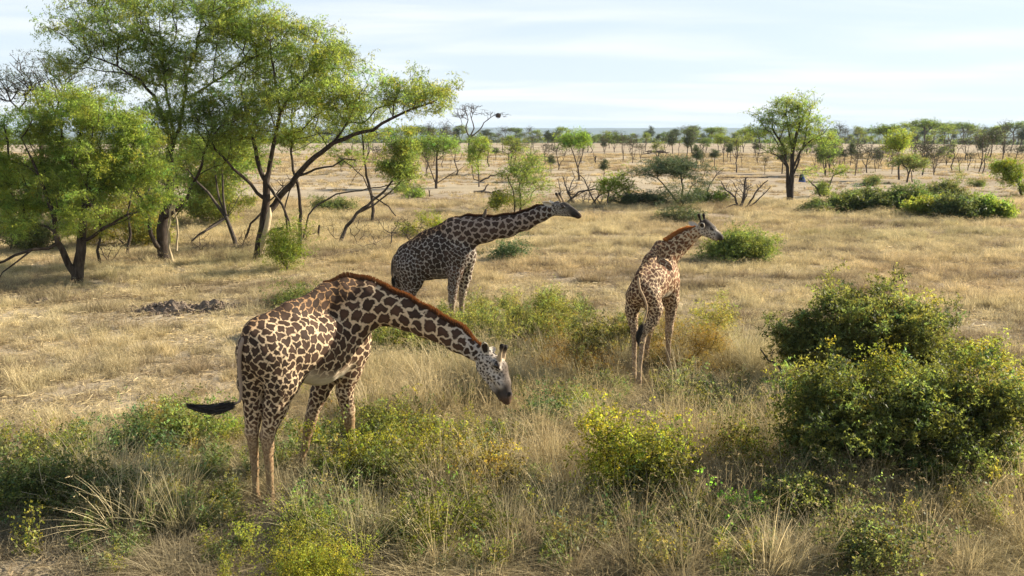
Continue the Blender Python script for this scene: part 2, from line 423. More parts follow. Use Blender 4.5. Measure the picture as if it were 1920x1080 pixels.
# ------------------------------------------------------------------ giraffes
def smin(a, b, k):
    h = np.maximum(k - np.abs(a - b), 0.0) / k
    return np.minimum(a, b) - h * h * k * 0.25
def prim_dist(p, q):
    a, b, ra, rb, sq = q['a'], q['b'], q['ra'], q['rb'], q['sq']
    v = p - a; ba = b - a
    if sq is not None:
        u, s = sq; g = 1 / s - 1
        v = v + (v @ u)[..., None] * u * g; ba = ba + (ba @ u) * u * g
    L2 = float(ba @ ba)
    t = np.clip((v @ ba) / L2, 0, 1) if L2 > 1e-9 else np.zeros(v.shape[:-1], v.dtype)
    return np.linalg.norm(v - t[..., None] * ba, axis=-1) - (ra + t * (rb - ra))
def sdf_body(prims, h):
    lo = np.min([np.minimum(q['a'], q['b']) - max(q['ra'], q['rb']) for q in prims], 0) - 4 * h
    hi = np.max([np.maximum(q['a'], q['b']) + max(q['ra'], q['rb']) for q in prims], 0) + 4 * h
    n = np.ceil((hi - lo) / h).astype(int) + 1
    D = np.full(n, 1.0, np.float32)
    ax = [lo[i] + h * np.arange(n[i]) for i in range(3)]
    for q in prims:
        k = q['k']; mg = max(q['ra'], q['rb']) + k + 3 * h
        l = np.maximum(0, np.floor((np.minimum(q['a'], q['b']) - mg - lo) / h).astype(int)); u = np.minimum(n, np.ceil((np.maximum(q['a'], q['b']) + mg - lo) / h).astype(int) + 1)
        g = np.stack(np.meshgrid(ax[0][l[0]:u[0]], ax[1][l[1]:u[1]], ax[2][l[2]:u[2]], indexing='ij'), -1).astype(np.float32)
        qq = dict(q); 
        for kk in ('a', 'b'): qq[kk] = q[kk].astype(np.float32)
        if q['sq'] is not None: qq['sq'] = (q['sq'][0].astype(np.float32), q['sq'][1])
        d = prim_dist(g, qq).astype(np.float32)
        s = (slice(l[0], u[0]), slice(l[1], u[1]), slice(l[2], u[2]))
        D[s] = smin(D[s], d, k)
    I = D < 0
    c = np.zeros(tuple(n - 1), np.int8)
    for i in (0, 1):
        for j in (0, 1):
            for k in (0, 1): c += I[i:n[0] - 1 + i, j:n[1] - 1 + j, k:n[2] - 1 + k]
    act = np.argwhere((c > 0) & (c < 8))
    vid = np.full(tuple(n - 1), -1, np.int32); vid[act[:, 0], act[:, 1], act[:, 2]] = np.arange(len(act))
    acc = np.zeros((len(act), 3)); cnt = np.zeros(len(act))
    corners = [(i, j, k) for i in (0, 1) for j in (0, 1) for k in (0, 1)]
    for A in corners:
        for axis in range(3):
            if A[axis]: continue
            B = list(A); B[axis] = 1
            ia = act + np.array(A); ib = act + np.array(B)
            va = D[ia[:, 0], ia[:, 1], ia[:, 2]]; vb = D[ib[:, 0], ib[:, 1], ib[:, 2]]
            m = (va < 0) != (vb < 0)
            t = np.where(m, va / np.where(m, va - vb, 1), 0)
            acc += np.where(m[:, None], np.array(A) + t[:, None] * (np.array(B) - np.array(A)), 0); cnt += m
    V = lo + h * (act + acc / cnt[:, None])
    Fs = []
    for axis in range(3):
        sl = [slice(0, n[i] - (1 if i == axis else 0)) for i in range(3)]; s2 = list(sl); s2[axis] = slice(1, n[axis])
        a = I[tuple(sl)]; b = I[tuple(s2)]
        e = np.argwhere(a != b); fl = a[e[:, 0], e[:, 1], e[:, 2]]
        o1, o2 = [(1, 2), (2, 0), (0, 1)][axis]
        e1 = e.copy(); e1[:, o1] -= 1; e2 = e1.copy(); e2[:, o2] -= 1; e3 = e.copy(); e3[:, o2] -= 1
        q = np.stack([vid[tuple(x.T)] for x in (e, e1, e2, e3)], -1)
        q = np.where(fl[:, None], q, q[:, ::-1]); Fs.append(q)
    return V, np.concatenate(Fs)

def coat_material(name):
    m = M(name)
    a = m.attr('pat'); s = m.new('ShaderNodeSeparateColor'); m.link(a.outputs['Color'], s.inputs[0])
    base = m.attr('base'); patch = m.attr('patch')
    g = m.new('ShaderNodeNewGeometry')
    n1 = m.noise(26, 4, 0.7, g.outputs['Position']); n2 = m.noise(140, 3, 0.6, g.outputs['Position']); n3 = m.noise(5, 3, 0.5, g.outputs['Position'])
    e = m.math('ADD', s.outputs[0], m.math('MULTIPLY', m.math('SUBTRACT', n1.outputs['Fac'], 0.5), 0.042))
    d = m.mr(m.math('SUBTRACT', e, s.outputs[1]), -0.004, 0.005)
    d = m.math('MULTIPLY', d, a.outputs['Alpha'])
    c = m.mixc(1.0, patch.outputs['Color'], m.mixc(m.mr(e, 0.01, 0.05), (0.78, 0.75, 0.72), (1.25, 1.25, 1.3)), 'MULTIPLY')
    c = m.mixc(1.0, c, m.mixc(s.outputs[2], (0.7, 0.7, 0.7), (1.45, 1.4, 1.35)), 'MULTIPLY')
    bc = m.mixc(1.0, base.outputs['Color'], m.mixc(n3.outputs['Fac'], (0.8, 0.78, 0.76), (1.12, 1.1, 1.08)), 'MULTIPLY')
    c = m.mixc(d, bc, c)
    c = m.mixc(m.mr(n2.outputs['Fac'], 0.3, 0.7, 0, 0.22), c, (0.05, 0.035, 0.02))
    b = m.diff(c, 0.75, 0.2, n2.outputs['Fac'], 0.35, 0.006)
    return m.done(b)
MAT['coat'] = coat_material('giraffe_coat')
def plain(name, c, rough=0.7, spec=0.2):
    m = M(name); g = m.new('ShaderNodeNewGeometry'); n = m.noise(30, 4, 0.6, g.outputs['Position'])
    cc = m.mixc(n.outputs['Fac'], tuple(v * 0.7 for v in c), tuple(min(1, v * 1.3) for v in c))
    return m.done(m.diff(cc, rough, spec, n.outputs['Fac'], 0.3, 0.01))
MAT['hair_dark'] = plain('tail_hair', (0.018, 0.015, 0.013), 0.5, 0.4)
MAT['eye'] = plain('dark_eye', (0.012, 0.008, 0.006), 0.08, 0.6)
MAT['lash'] = plain('eyelid', (0.03, 0.022, 0.018), 0.6)
MAT['mane'] = leaf_material('mane_hair', (0.14, 0.062, 0.028), (0.34, 0.13, 0.04), 0.3)
MAT['ear_out'] = plain('ear_fur', (0.22, 0.19, 0.15))
MAT['ear_in'] = plain('ear_inside', (0.50, 0.46, 0.39))
MAT['ear_dark'] = plain('ear_hollow', (0.03, 0.022, 0.018))

FACE = ('head', 'brow', 'muzzle', 'lip', 'nostril', 'horn', 'horntip', 'hoof', 'line')
def giraffe(label, root_px, foot_y, prim_list, lat, sty, h, seed, scale):
    """prim_list: chains of (x, y, Y, r) in photo pixels and distance; all built in 3D"""
    r = np.random.default_rng(seed)
    b = at(root_px[0], root_px[1])
    root = empty('giraffe', b, label, 'giraffe', 'giraffes on the grassland')
    prims = []
    for ch in prim_list:
        pts, reg = ch[0], ch[1]; k = ch[2] if len(ch) > 2 else 0.10; sq = ch[3] if len(ch) > 3 else None
        if sq is not None: sq = (np.array(sq[0], float) / np.linalg.norm(sq[0]), sq[1])
        pp = [(P(q[0], q[1], q[2]) - b, q[3]) for q in pts]
        if len(pp) == 1: pp = pp * 2
        for i in range(len(pp) - 1):
            rg = reg if isinstance(reg, str) else reg[min(i, len(reg) - 1)]
            prims.append(dict(a=pp[i][0], b=pp[i + 1][0], ra=pp[i][1], rb=pp[i + 1][1], k=k, sq=sq, reg=rg))
    V, F = sdf_body(prims, h)
    # coat: patches as cells round seeds, their size and edges set by the part of the body
    Dv = np.stack([prim_dist(V, q) for q in prims], 1)
    soft = np.array([.011 if q['reg'] in FACE else .035 for q in prims])
    w = np.exp(-(Dv - Dv.min(1, keepdims=True)) / soft); w /= w.sum(1, keepdims=True)
    REG = sty['reg']
    tab = np.array([[*REG[q['reg']][:3], *REG[q['reg']][3], *REG[q['reg']][4]] for q in prims])
    A = w @ tab
    size, lh, fade, base, patch = A[:, 0], A[:, 1], A[:, 2].copy(), A[:, 3:6].copy(), A[:, 6:9].copy()
    axis = np.array([unit(q['b'] - q['a']) if np.linalg.norm(q['b'] - q['a']) > 1e-6 else np.array((1.0, 0, 0)) for q in prims])
    st = np.array([REG[q['reg']][5] for q in prims]); wi = np.argmax(w, 1)
    ax, stv = axis[wi], st[wi]
    me0 = mesh_np('body', V, F, MAT['coat']); nr = np.zeros(len(V) * 3, np.float32); me0.vertices.foreach_get('normal', nr); nr = nr.reshape(-1, 3)
    rip = np.sin(V[:, 0] * 21 + V[:, 2] * 9) * np.sin(V[:, 1] * 17 + 1) + .6 * np.sin(V[:, 2] * 31 + V[:, 0] * 13) * np.sin(V[:, 1] * 29 + V[:, 0] * 11)
    V = V + nr * (.0045 * rip)[:, None]
    bpy.data.meshes.remove(me0)
    trunkish = np.array([q['reg'] == 'body' for q in prims])[wi]
    under = np.clip((-nr[:, 2] - 0.35) / 0.35, 0, 1) * trunkish
    under *= sty.get('under', 1); fade *= 1 - 0.9 * under; base += (np.array(sty['belly']) - base) * (under[:, None] * 0.9)
    W = V.copy()
    fr = 2 * math.pi / 0.11
    W += 0.005 * np.stack([np.sin(V[:, 2] * 118 + 2 * np.sin(V[:, 0] * 40)), np.sin(V[:, 0] * 123), np.sin(V[:, 1] * 115 + 2 * np.sin(V[:, 2] * 37))], 1) * np.clip(size / .12, .3, 1)[:, None]
    W += 0.015 * np.stack([np.sin(V[:, 1] * fr + 3 * np.sin(V[:, 2] * 9)), np.sin(V[:, 2] * fr + 3 * np.sin(V[:, 0] * 9)), np.sin(V[:, 0] * fr + 3 * np.sin(V[:, 1] * 9))], 1)
    order = r.permutation(len(V)); seeds = np.zeros((6000, 3)); ss = np.zeros(6000); sa = np.zeros((6000, 3)); sst = np.zeros(6000); ns = 0
    jit = r.uniform(0.58, 1.12, len(V))
    for i in order:
        if ns:
            dlt = seeds[:ns] - W[i]
            al = np.einsum('ij,ij->i', dlt, sa[:ns])
            dd = np.sqrt(np.maximum(0, np.einsum('ij,ij->i', dlt, dlt) - (1 - 1 / sst[:ns] ** 2) * al ** 2))
            if (dd < 0.5 * (ss[:ns] + size[i]) * jit[i]).any(): continue
        seeds[ns] = W[i]; ss[ns] = size[i]; sa[ns] = ax[i]; sst[ns] = stv[i]; ns += 1
        if ns >= 5999: break
    f1 = np.empty(len(V)); f2 = np.empty(len(V)); i1 = np.empty(len(V), int)
    for c in range(0, len(V), 4000):
        dlt = W[c:c + 4000, None] - seeds[None, :ns]
        al = np.einsum('ijk,jk->ij', dlt, sa[:ns])
        dd = np.sqrt(np.maximum(0, np.einsum('ijk,ijk->ij', dlt, dlt) - (1 - 1 / sst[:ns] ** 2) * al ** 2))
        ix = np.argpartition(dd, 1, axis=1)[:, :2]; vals = np.take_along_axis(dd, ix, 1)
        sw = vals[:, 0] > vals[:, 1]; ix[sw] = ix[sw][:, ::-1]; vals.sort(axis=1)
        f1[c:c + 4000] = vals[:, 0]; f2[c:c + 4000] = vals[:, 1]; i1[c:c + 4000] = ix[:, 0]
    rnd = r.random(ns)[i1]
    pat = np.stack([(f2 - f1) * 0.5, lh, rnd, np.clip(fade, 0, 1)], 1)
    ob('body', mesh_np('body', V, F, MAT['coat'], {'pat': pat, 'base': base, 'patch': patch}), root)
    global CUR; CUR = prims
    return root, b, r, prims

def mane(root, b, r, chain, length, width, tint, n, mat='mane', name='mane', back=-0.25, lat=None):
    """short upright hair along the top of the neck. chain: (x, y, Y, r) px"""
    pts = np.array([P(q[0], q[1], q[2]) - b for q in chain]); rad = np.array([q[3] for q in chain])
    sm = smooth_line(np.column_stack([pts, rad]), 8); pts, rad = sm[:, :3], sm[:, 3]
    seg = np.linalg.norm(np.diff(pts, axis=0), axis=1); cum = np.concatenate([[0], np.cumsum(seg)])
    q = np.linspace(0, cum[-1], 90); C = np.stack([np.interp(q, cum, pts[:, i]) for i in range(3)], 1); TT = unit(np.gradient(C, axis=0))
    U = unit(np.array((0, 0, 1.0)) - TT * TT[:, 2:3]); tops = np.full(90, .05); open_ = np.ones(90, bool)
    for h_ in np.arange(.75, .04, -.008):                              # where the back of the neck lies above the centre line
        d_ = np.full(90, 1.0)
        for p_ in CUR: d_ = smin(d_, prim_dist(C + U * h_, p_), p_['k'])
        hit = open_ & (d_ < .004); tops[hit] = h_; open_ &= ~hit
    tops = np.convolve(np.pad(tops, 2, 'edge'), np.ones(5) / 5, 'valid')
    t = r.random(n) * cum[-1]
    c = np.stack([np.interp(t, cum, pts[:, i]) for i in range(3)], 1); rr = np.interp(t, cum, rad)
    ti = np.clip(np.searchsorted(cum, t) - 1, 0, len(seg) - 1); T = unit(np.diff(pts, axis=0))[ti]
    up = np.array((0, 0, 1.0)) - T * T[:, 2:3]; up = unit(up); sd = np.cross(T, up)
    base = c + up * (np.interp(t, q, tops) - .004)[:, None] + sd * (r.normal(size=(n, 1)) * width)
    fr = np.clip(np.minimum(t, cum[-1] - t) / (0.12 * cum[-1]), 0.35, 1)
    L = length * r.uniform(0.7, 1.1, n) * fr
    d = unit(up + T * (back + r.normal(size=(n, 1)) * 0.12) + sd * r.normal(size=(n, 1)) * 0.16)
    tip = base + d * L[:, None]; hw = T * 0.0055
    V = np.stack([base - hw, base + hw, tip + hw * 0.3, tip - hw * 0.3], 1).reshape(-1, 3)
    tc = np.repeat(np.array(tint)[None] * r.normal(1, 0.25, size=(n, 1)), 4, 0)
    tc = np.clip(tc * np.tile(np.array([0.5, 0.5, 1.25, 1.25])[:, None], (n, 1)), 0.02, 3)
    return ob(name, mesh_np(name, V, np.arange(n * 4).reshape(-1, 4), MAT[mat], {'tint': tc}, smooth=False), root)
def tube(pts, rad, sides=8, cap=True):
    pts = np.asarray(pts, float); rad = np.asarray(rad, float); n = len(pts)
    d = np.gradient(pts, axis=0); d = unit(d); ref = np.array([0.31, 0.93, 0.19])
    u = unit(np.cross(d, ref)); w = np.cross(d, u); an = np.arange(sides) * 2 * math.pi / sides
    V = (pts[:, None] + rad[:, None, None] * (np.cos(an)[None, :, None] * u[:, None] + np.sin(an)[None, :, None] * w[:, None])).reshape(-1, 3)
    i = (np.arange(n - 1) * sides)[:, None]; j = np.arange(sides)[None]; j2 = (j + 1) % sides
    F = np.stack([i + j, i + j2, i + sides + j2, i + sides + j], -1).reshape(-1, 4)
    V = np.concatenate([V, pts[:1], pts[-1:]]); a, z = n * sides, n * sides + 1; j = np.arange(sides); j2 = (j + 1) % sides
    T = np.concatenate([np.stack([j2, j, np.full(sides, a)], 1), np.stack([(n - 1) * sides + j, (n - 1) * sides + j2, np.full(sides, z)], 1)])
    return V, [F, T]
def smooth_line(pts, m=6):
    pts = np.asarray(pts, float); out = []
    Q = np.concatenate([2 * pts[:1] - pts[1:2], pts, 2 * pts[-1:] - pts[-2:-1]])
    for i in range(1, len(Q) - 2):
        for t in np.arange(m) / m:
            out.append(0.5 * (2 * Q[i] + (Q[i + 1] - Q[i - 1]) * t + (2 * Q[i - 1] - 5 * Q[i] + 4 * Q[i + 1] - Q[i + 2]) * t * t + (3 * Q[i] - Q[i - 1] - 3 * Q[i + 1] + Q[i + 2]) * t ** 3))
    out.append(pts[-1]); return np.array(out)
def tail(root, b, r, line, tuft, rad, tuft_len, tuft_w, coat_rgb, n=420):
    pts = smooth_line([P(*q) - b for q in line]); k = len(pts)
    V, F = tube(pts, np.linspace(rad[0], rad[1], k))
    pat = np.tile(np.array([[0.0, 0.02, 0.5, 0.3]]), (len(V), 1))
    t = ob('tail', mesh_np('tail', V, F, MAT['coat'], {'pat': pat, 'base': np.tile(np.array([coat_rgb]), (len(V), 1)), 'patch': np.tile(np.array([[0.06, 0.04, 0.03]]), (len(V), 1))}), root)
    tp = smooth_line([P(*q) - b for q in tuft], 5); cum = np.linspace(0, 1, len(tp))
    VV = []; FF = []; o = 0
    for i in range(n):                                             # long black hairs lying along the tuft
        s0 = r.uniform(0, 0.55); s1 = min(1.0, s0 + r.uniform(0.35, 0.6)); q = np.linspace(s0, s1, 5)
        c = np.stack([np.interp(q, cum, tp[:, a]) for a in range(3)], 1)
        prof = np.interp(q, [0, 0.15, 0.35, 0.7, 1], [0.4, 1, 0.95, 0.5, 0.06]) * tuft_w
        off = unit(r.normal(size=3)) * r.random() ** 0.5
        c = c + off * prof[:, None] + np.cumsum(r.normal(size=(5, 3)) * 0.007, axis=0)
        sdv = unit(r.normal(size=3)) * 0.004
        w_ = np.array([1, 1, 1, 0.8, 0.2])[:, None]
        VV.append(np.concatenate([c - sdv * w_, c + sdv * w_])); a = np.arange(4)
        FF.append(np.stack([a, a + 1, a + 6, a + 5], 1) + o); o += 10
    tf = ob('tail_tuft', mesh_np('tail_tuft', np.concatenate(VV), np.concatenate(FF), MAT['hair_dark'], smooth=False), t)
def ear(root, b, base, tip, facing, width, name='ear', dark=True):
    """cupped leaf-shaped ear from base to tip (photo px + distance), its hollow turned to 'facing'"""
    A = P(*base) - b; B = P(*tip) - b; ax = B - A; L = np.linalg.norm(ax); ax = ax / L
    f = np.array(facing, float); f = unit(f - ax * (f @ ax)); sd = np.cross(ax, f)
    nu, nv = 12, 9; V = []
    for layer, th in ((0, 0.0), (1, 0.012)):
        for i in range(nu):
            t = i / (nu - 1); w = width * (np.sin(math.pi * min(1, t * 0.86 + 0.10)) ** 0.75) * (1 if t < 0.97 else 0.4)
            for j in range(nv):
                s = (j / (nv - 1) - 0.5) * 2
                V.append(A + ax * L * t + sd * w * 0.5 * np.sin(s * 1.5) - f * (w * 0.42 * np.cos(s * 1.5)) - f * (th if layer else 0) + f * 0.1 * width * t)
    V = np.array(V); n1 = nu * nv; q = []; mi = []
    for layer in (0, 1):
        for i in range(nu - 1):
            for j in range(nv - 1):
                a = layer * n1 + i * nv + j; ff = (a, a + 1, a + nv + 1, a + nv)
                q.append(ff if layer == 0 else ff[::-1])
                inner = layer == 0 and 2 <= j <= nv - 4 and 1 <= i <= nu - 5
                mi.append(2 if (inner and dark) else (1 if layer == 0 else 0))
    for i in range(nu - 1):
        for j in (0, nv - 1):
            a = i * nv + j; q.append((a, a + nv, a + nv + n1, a + n1)); mi.append(1)
    ob(name, mesh_np(name, V, np.array(q), [MAT['ear_out'], MAT['ear_in'], MAT['ear_dark']], midx=mi), root)
def ico(c, R, ax3=None, seg=12):
    th = np.linspace(0, math.pi, seg // 2 + 1); ph = np.linspace(0, 2 * math.pi, seg, endpoint=False)
    v = np.array([(math.sin(t) * math.cos(p), math.sin(t) * math.sin(p), math.cos(t)) for t in th for p in ph]) * np.array(R)
    if ax3 is not None: v = v @ np.array(ax3)
    n = seg; f = [(i * n + j, i * n + (j + 1) % n, (i + 1) * n + (j + 1) % n, (i + 1) * n + j) for i in range(len(th) - 1) for j in range(n)]
    return v + np.array(c), np.array(f)
def eye(root, b, px, hd, side, size):
    """dark eye with a heavy lid; hd: head direction, side: outward"""
    c = P(*px) - b; hd = unit(np.array(hd, float)); s = np.array(side, float); s = unit(s - hd * (s @ hd)); up = np.cross(s, hd)
    V, F = ico(c, (size, size * 0.6, size * 0.72), (hd, s, up), 14)
    e = ob('eye', mesh_np('eye', V, F, MAT['eye']), root)
    V, F = ico(c + up * size * 0.35 - s * size * 0.05, (size * 1.35, size * 0.66, size * 0.62), (unit(hd + up * -0.3), s, unit(up + hd * 0.3)), 14)
    ob('eyelid', mesh_np('eyelid', V, F, MAT['lash']), e)

cream = (0.56, 0.47, 0.35); greyc = (0.52, 0.46, 0.39); legc = (0.47, 0.36, 0.24); white = (0.66, 0.62, 0.55)
dk = (0.038, 0.022, 0.014); md = (0.075, 0.038, 0.021)
# region: patch size, half line width, patch strength, ground colour, patch colour, stretch along the part
def style(body, lines, leg_base, face, neckp, legsz=0.05, sz=0.13, orange=None):
    L = lines
    return dict(belly=(0.66, 0.60, 0.48), reg={
        'body': (sz, L, 1.0, body, neckp, 1.0), 'rump': (sz * 0.80, L * 0.95, 1.0, body, dk if orange is None else orange, 1.0), 'chest': (sz * 0.8, L * 1.1, 1.0, body, neckp, 1.0),
        'ridge': (sz * 0.8, L * 0.75, 1.0, (0.42, 0.25, 0.12), dk if orange is None else neckp, 1.0),
        'neck': (sz * 1.05, L * 1.4, 1.0, body, neckp, 1.35), 'neck2': (sz * 0.7, L * 1.25, 1.0, face, dk, 1.3),
        'thigh': (sz * 0.62, L * 0.9, 1.0, body, dk if orange is None else orange, 1.0),
        'gaskin': (sz * 0.45, L * 0.85, 1.0, body, md, 1.1), 'shank': (legsz, L * 0.8, 0.75, leg_base, (0.15, 0.08, 0.04), 1.2),
        'hock': (legsz * 0.9, L * 0.7, 0.65, leg_base, (0.16, 0.085, 0.045), 1.0),
        'low': (legsz * .9, L, 0.35, tuple(v * .85 for v in leg_base), (0.16, 0.09, 0.05), 1.2), 'hoof': (0.05, 0.01, 0.0, (0.055, 0.042, 0.032), dk, 1.0),
        'head': (0.062, 0.0095, 1.0, face, (0.05, 0.038, 0.032), 1.0), 'brow': (0.05, 0.010, 0.6, (0.09, 0.062, 0.044), (0.03, 0.022, 0.018), 1.0),
        'line': (0.06, 0.02, 0.0, (0.012, 0.009, 0.008), dk, 1.0), 'muzzle': (0.06, 0.02, 0.0, (0.040, 0.033, 0.030), dk, 1.0), 'lip': (0.06, 0.02, 0.0, (0.13, 0.075, 0.045), dk, 1.0), 'nostril': (0.06, 0.02, 0.0, (0.012, 0.01, 0.01), dk, 1.0),
        'horn': (0.06, 0.02, 0.0, (0.42, 0.32, 0.20), dk, 1.0), 'horntip': (0.06, 0.02, 0.0, (0.009, 0.007, 0.006), dk, 1.0)})

# --- the near one, bending down to the grass
latA = (0.90, -0.43, 0); headA = (0.25, -0.97, 0.05); neckA = (0.42, 0.90, 0)
st1 = style((0.66, 0.51, 0.33), 0.0085, (0.38, 0.265, 0.145), (0.50, 0.45, 0.39), (0.050, 0.027, 0.016), 0.055, 0.185)
gY = G
c1 = [
 ([(500, 655, 10.95, .39), (545, 652, 11.25, .45)], 'rump', .12, (latA, .86)),
 ([(545, 652, 11.25, .45), (600, 652, 11.7, .50), (640, 645, 11.98, .41)], 'body', .14, (latA, .80)),
 ([(640, 640, 11.98, .40), (655, 650, 12.08, .33)], 'chest', .14, (latA, .85)),
 ([(478, 622, 10.85, .17), (545, 592, 11.3, .17), (612, 560, 11.85, .20), (650, 549, 12.0, .20), (692, 553, 12.05, .19)], 'ridge', .16, (latA, .6)),
 ([(655, 593, 12.02, .41), (687, 572, 12.05, .325), (716, 575, 12.0, .26), (758, 588, 11.85, .22), (800, 607, 11.65, .195)], 'neck', .10, (neckA, .66)),
 ([(800, 607, 11.65, .195), (858, 637, 11.45, .163), (893, 660, 11.33, .135)], ['neck', 'neck2'], .08, (neckA, .72)),
 ([(913, 674, 11.26, .142), (930, 687, 11.2, .130)], 'head', .06, (headA, .72)),
 ([(930, 690, 11.2, .125), (943, 716, 11.15, .095)], 'head', .06, (headA, .74)),
 ([(906, 688, 11.26, .105), (932, 726, 11.18, .075), (941, 742, 11.15, .06)], ['head', 'muzzle'], .06, (headA, .70)),
 ([(940, 690, 11.19, .085), (948, 718, 11.13, .065)], 'brow', .04, (headA, .75)),
 ([(944, 722, 11.13, .088), (947, 740, 11.12, .095)], 'muzzle', .05, (headA, .85)),
 ([(948, 746, 11.11, .082), (950, 751, 11.11, .062)], 'lip', .04, (headA, .85)),
 ([(957.0, 738, 11.05, .020), (954.5, 741, 11.035, .016)], 'nostril', .01),
 ([(936, 737, 11.085, .010), (943, 748, 11.06, .010), (949, 755, 11.06, .010)], 'line', .012),
 ([(926, 680, 11.12, .040), (934, 690, 11.09, .034)], 'head', .05),
 ([(921, 700, 11.14, .055), (938, 722, 11.09, .045)], 'head', .06),
 ([(936, 673, 11.14, .036), (940, 657, 11.12, .023)], 'horn', .03), ([(940, 655, 11.12, .030), (941, 649, 11.12, .038)], 'horntip', .01),
 ([(942, 675, 11.30, .036), (946, 660, 11.32, .023)], 'horn', .03), ([(946, 658, 11.32, .028), (947.5, 651, 11.32, .038)], 'horntip', .01),
 # right hind leg
 ([(520, 672, 10.92, .34), (530, 712, 10.92, .275)], 'thigh', .12, (latA, .72)),
 ([(530, 712, 10.92, .275), (518, 760, 10.86, .178)], 'thigh', .08, (latA, .75)),
 ([(518, 760, 10.86, .178), (502, 815, 10.80, .105)], 'gaskin', .06, (latA, .82)),
 ([(500, 816, 10.80, .095), (503, 838, 10.79, .074)], 'hock', .04),
 ([(503, 838, 10.79, .072), (505, 880, 10.79, .052), (507, 925, 10.78, .048), (508, 938, 10.78, .066), (509, 948, 10.78, .056)], ['shank', 'low'], .03),
 ([(509, 949, 10.77, .066), (510, 957, 10.74, .078)], 'hoof', .02),
 # left hind leg
 ([(482, 662, 10.98, .30), (474, 715, 10.95, .215)], 'thigh', .12, (latA, .75)),
 ([(474, 715, 10.95, .215), (476, 765, 10.90, .135)], 'thigh', .08, (latA, .8)),
 ([(476, 765, 10.90, .135), (472, 812, 10.84, .084)], 'gaskin', .05),
 ([(472, 812, 10.84, .084), (475, 834, 10.83, .064)], 'hock', .04),
 ([(475, 834, 10.83, .064), (478, 880, 10.82, .048), (480, 925, 10.82, .045), (481, 937, 10.82, .060), (481, 945, 10.82, .050)], ['shank', 'low'], .03),
 ([(481, 946, 10.81, .060), (482, 953, 10.79, .072)], 'hoof', .02),
 # right foreleg
 ([(668, 632, 12.02, .24), (655, 690, 12.0, .20)], 'chest', .12, (latA, .75)),
 ([(655, 690, 12.0, .20), (646, 735, 12.0, .130)], 'gaskin', .08, (latA, .85)),
 ([(646, 735, 12.0, .130), (652, 770, 12.05, .098)], 'gaskin', .05),
 ([(652, 770, 12.05, .100), (654, 786, 12.08, .088)], 'hock', .04),
 ([(654, 786, 12.08, .084), (660, 822, 12.15, .052), (665, 856, 12.2, .048), (666, 864, 12.2, .064), (667, 869, 12.2, .056)], ['shank', 'low'], .03),
 ([(667, 869, 12.2, .064), (668, 876, 12.18, .078)], 'hoof', .02),
 # left foreleg
 ([(618, 690, 12.1, .19), (600, 735, 12.1, .135)], 'chest', .1),
 ([(600, 735, 12.1, .130), (584, 778, 12.05, .092)], 'gaskin', .05),
 ([(583, 784, 12.05, .092), (580, 802, 12.05, .084)], 'hock', .04),
 ([(580, 802, 12.05, .080), (571, 842, 12.02, .050), (564, 874, 12.0, .046), (563, 880, 12.0, .062), (562, 884, 12.0, .054)], ['shank', 'low'], .03),
 ([(562, 884, 12.0, .062), (560, 890, 11.93, .076)], 'hoof', .02),
]
g1, b1, r1, pr1 = giraffe('large giraffe bending its neck down to the grass, in front of the other two', (560, 915), 0, c1, latA, st1, 0.0155, 3, 1)
mane(g1, b1, r1, [(612, 562, 11.86, .20), (650, 555, 11.99, .20), (688, 560, 12.05, .28), (715, 574, 12.0, .265), (758, 586, 11.85, .235), (800, 606, 11.65, .21), (858, 637, 11.45, .175), (898, 661, 11.30, .135)], 0.075, 0.015, (0.75, 0.72, 0.68), 6500)
tail(g1, b1, r1, [(462, 628, 10.72), (451, 650, 10.62), (449, 690, 10.60), (452, 735, 10.60), (449, 752, 10.58), (438, 757, 10.55)], [(441, 756, 10.55), (420, 764, 10.5), (392, 767, 10.48), (368, 764, 10.45), (348, 759, 10.42)], (0.032, 0.014), 0.7, 0.075, (0.30, 0.23, 0.17), 700)
ear(g1, b1, (912, 666, 11.14), (907, 641, 11.02), (0.1, -1, 0.1), 0.115)
ear(g1, b1, (917, 660, 11.40), (928, 652, 11.55), (0.4, -0.2, 0.6), 0.10, dark=False)
eye(g1, b1, (931, 685.5, 11.055), (0.45, -0.05, -0.85), (0.25, -0.97, 0.1), 0.044)
eye(g1, b1, (938, 686, 11.30), (0.45, -0.05, -0.85), (0.3, 0.95, 0.1), 0.034)

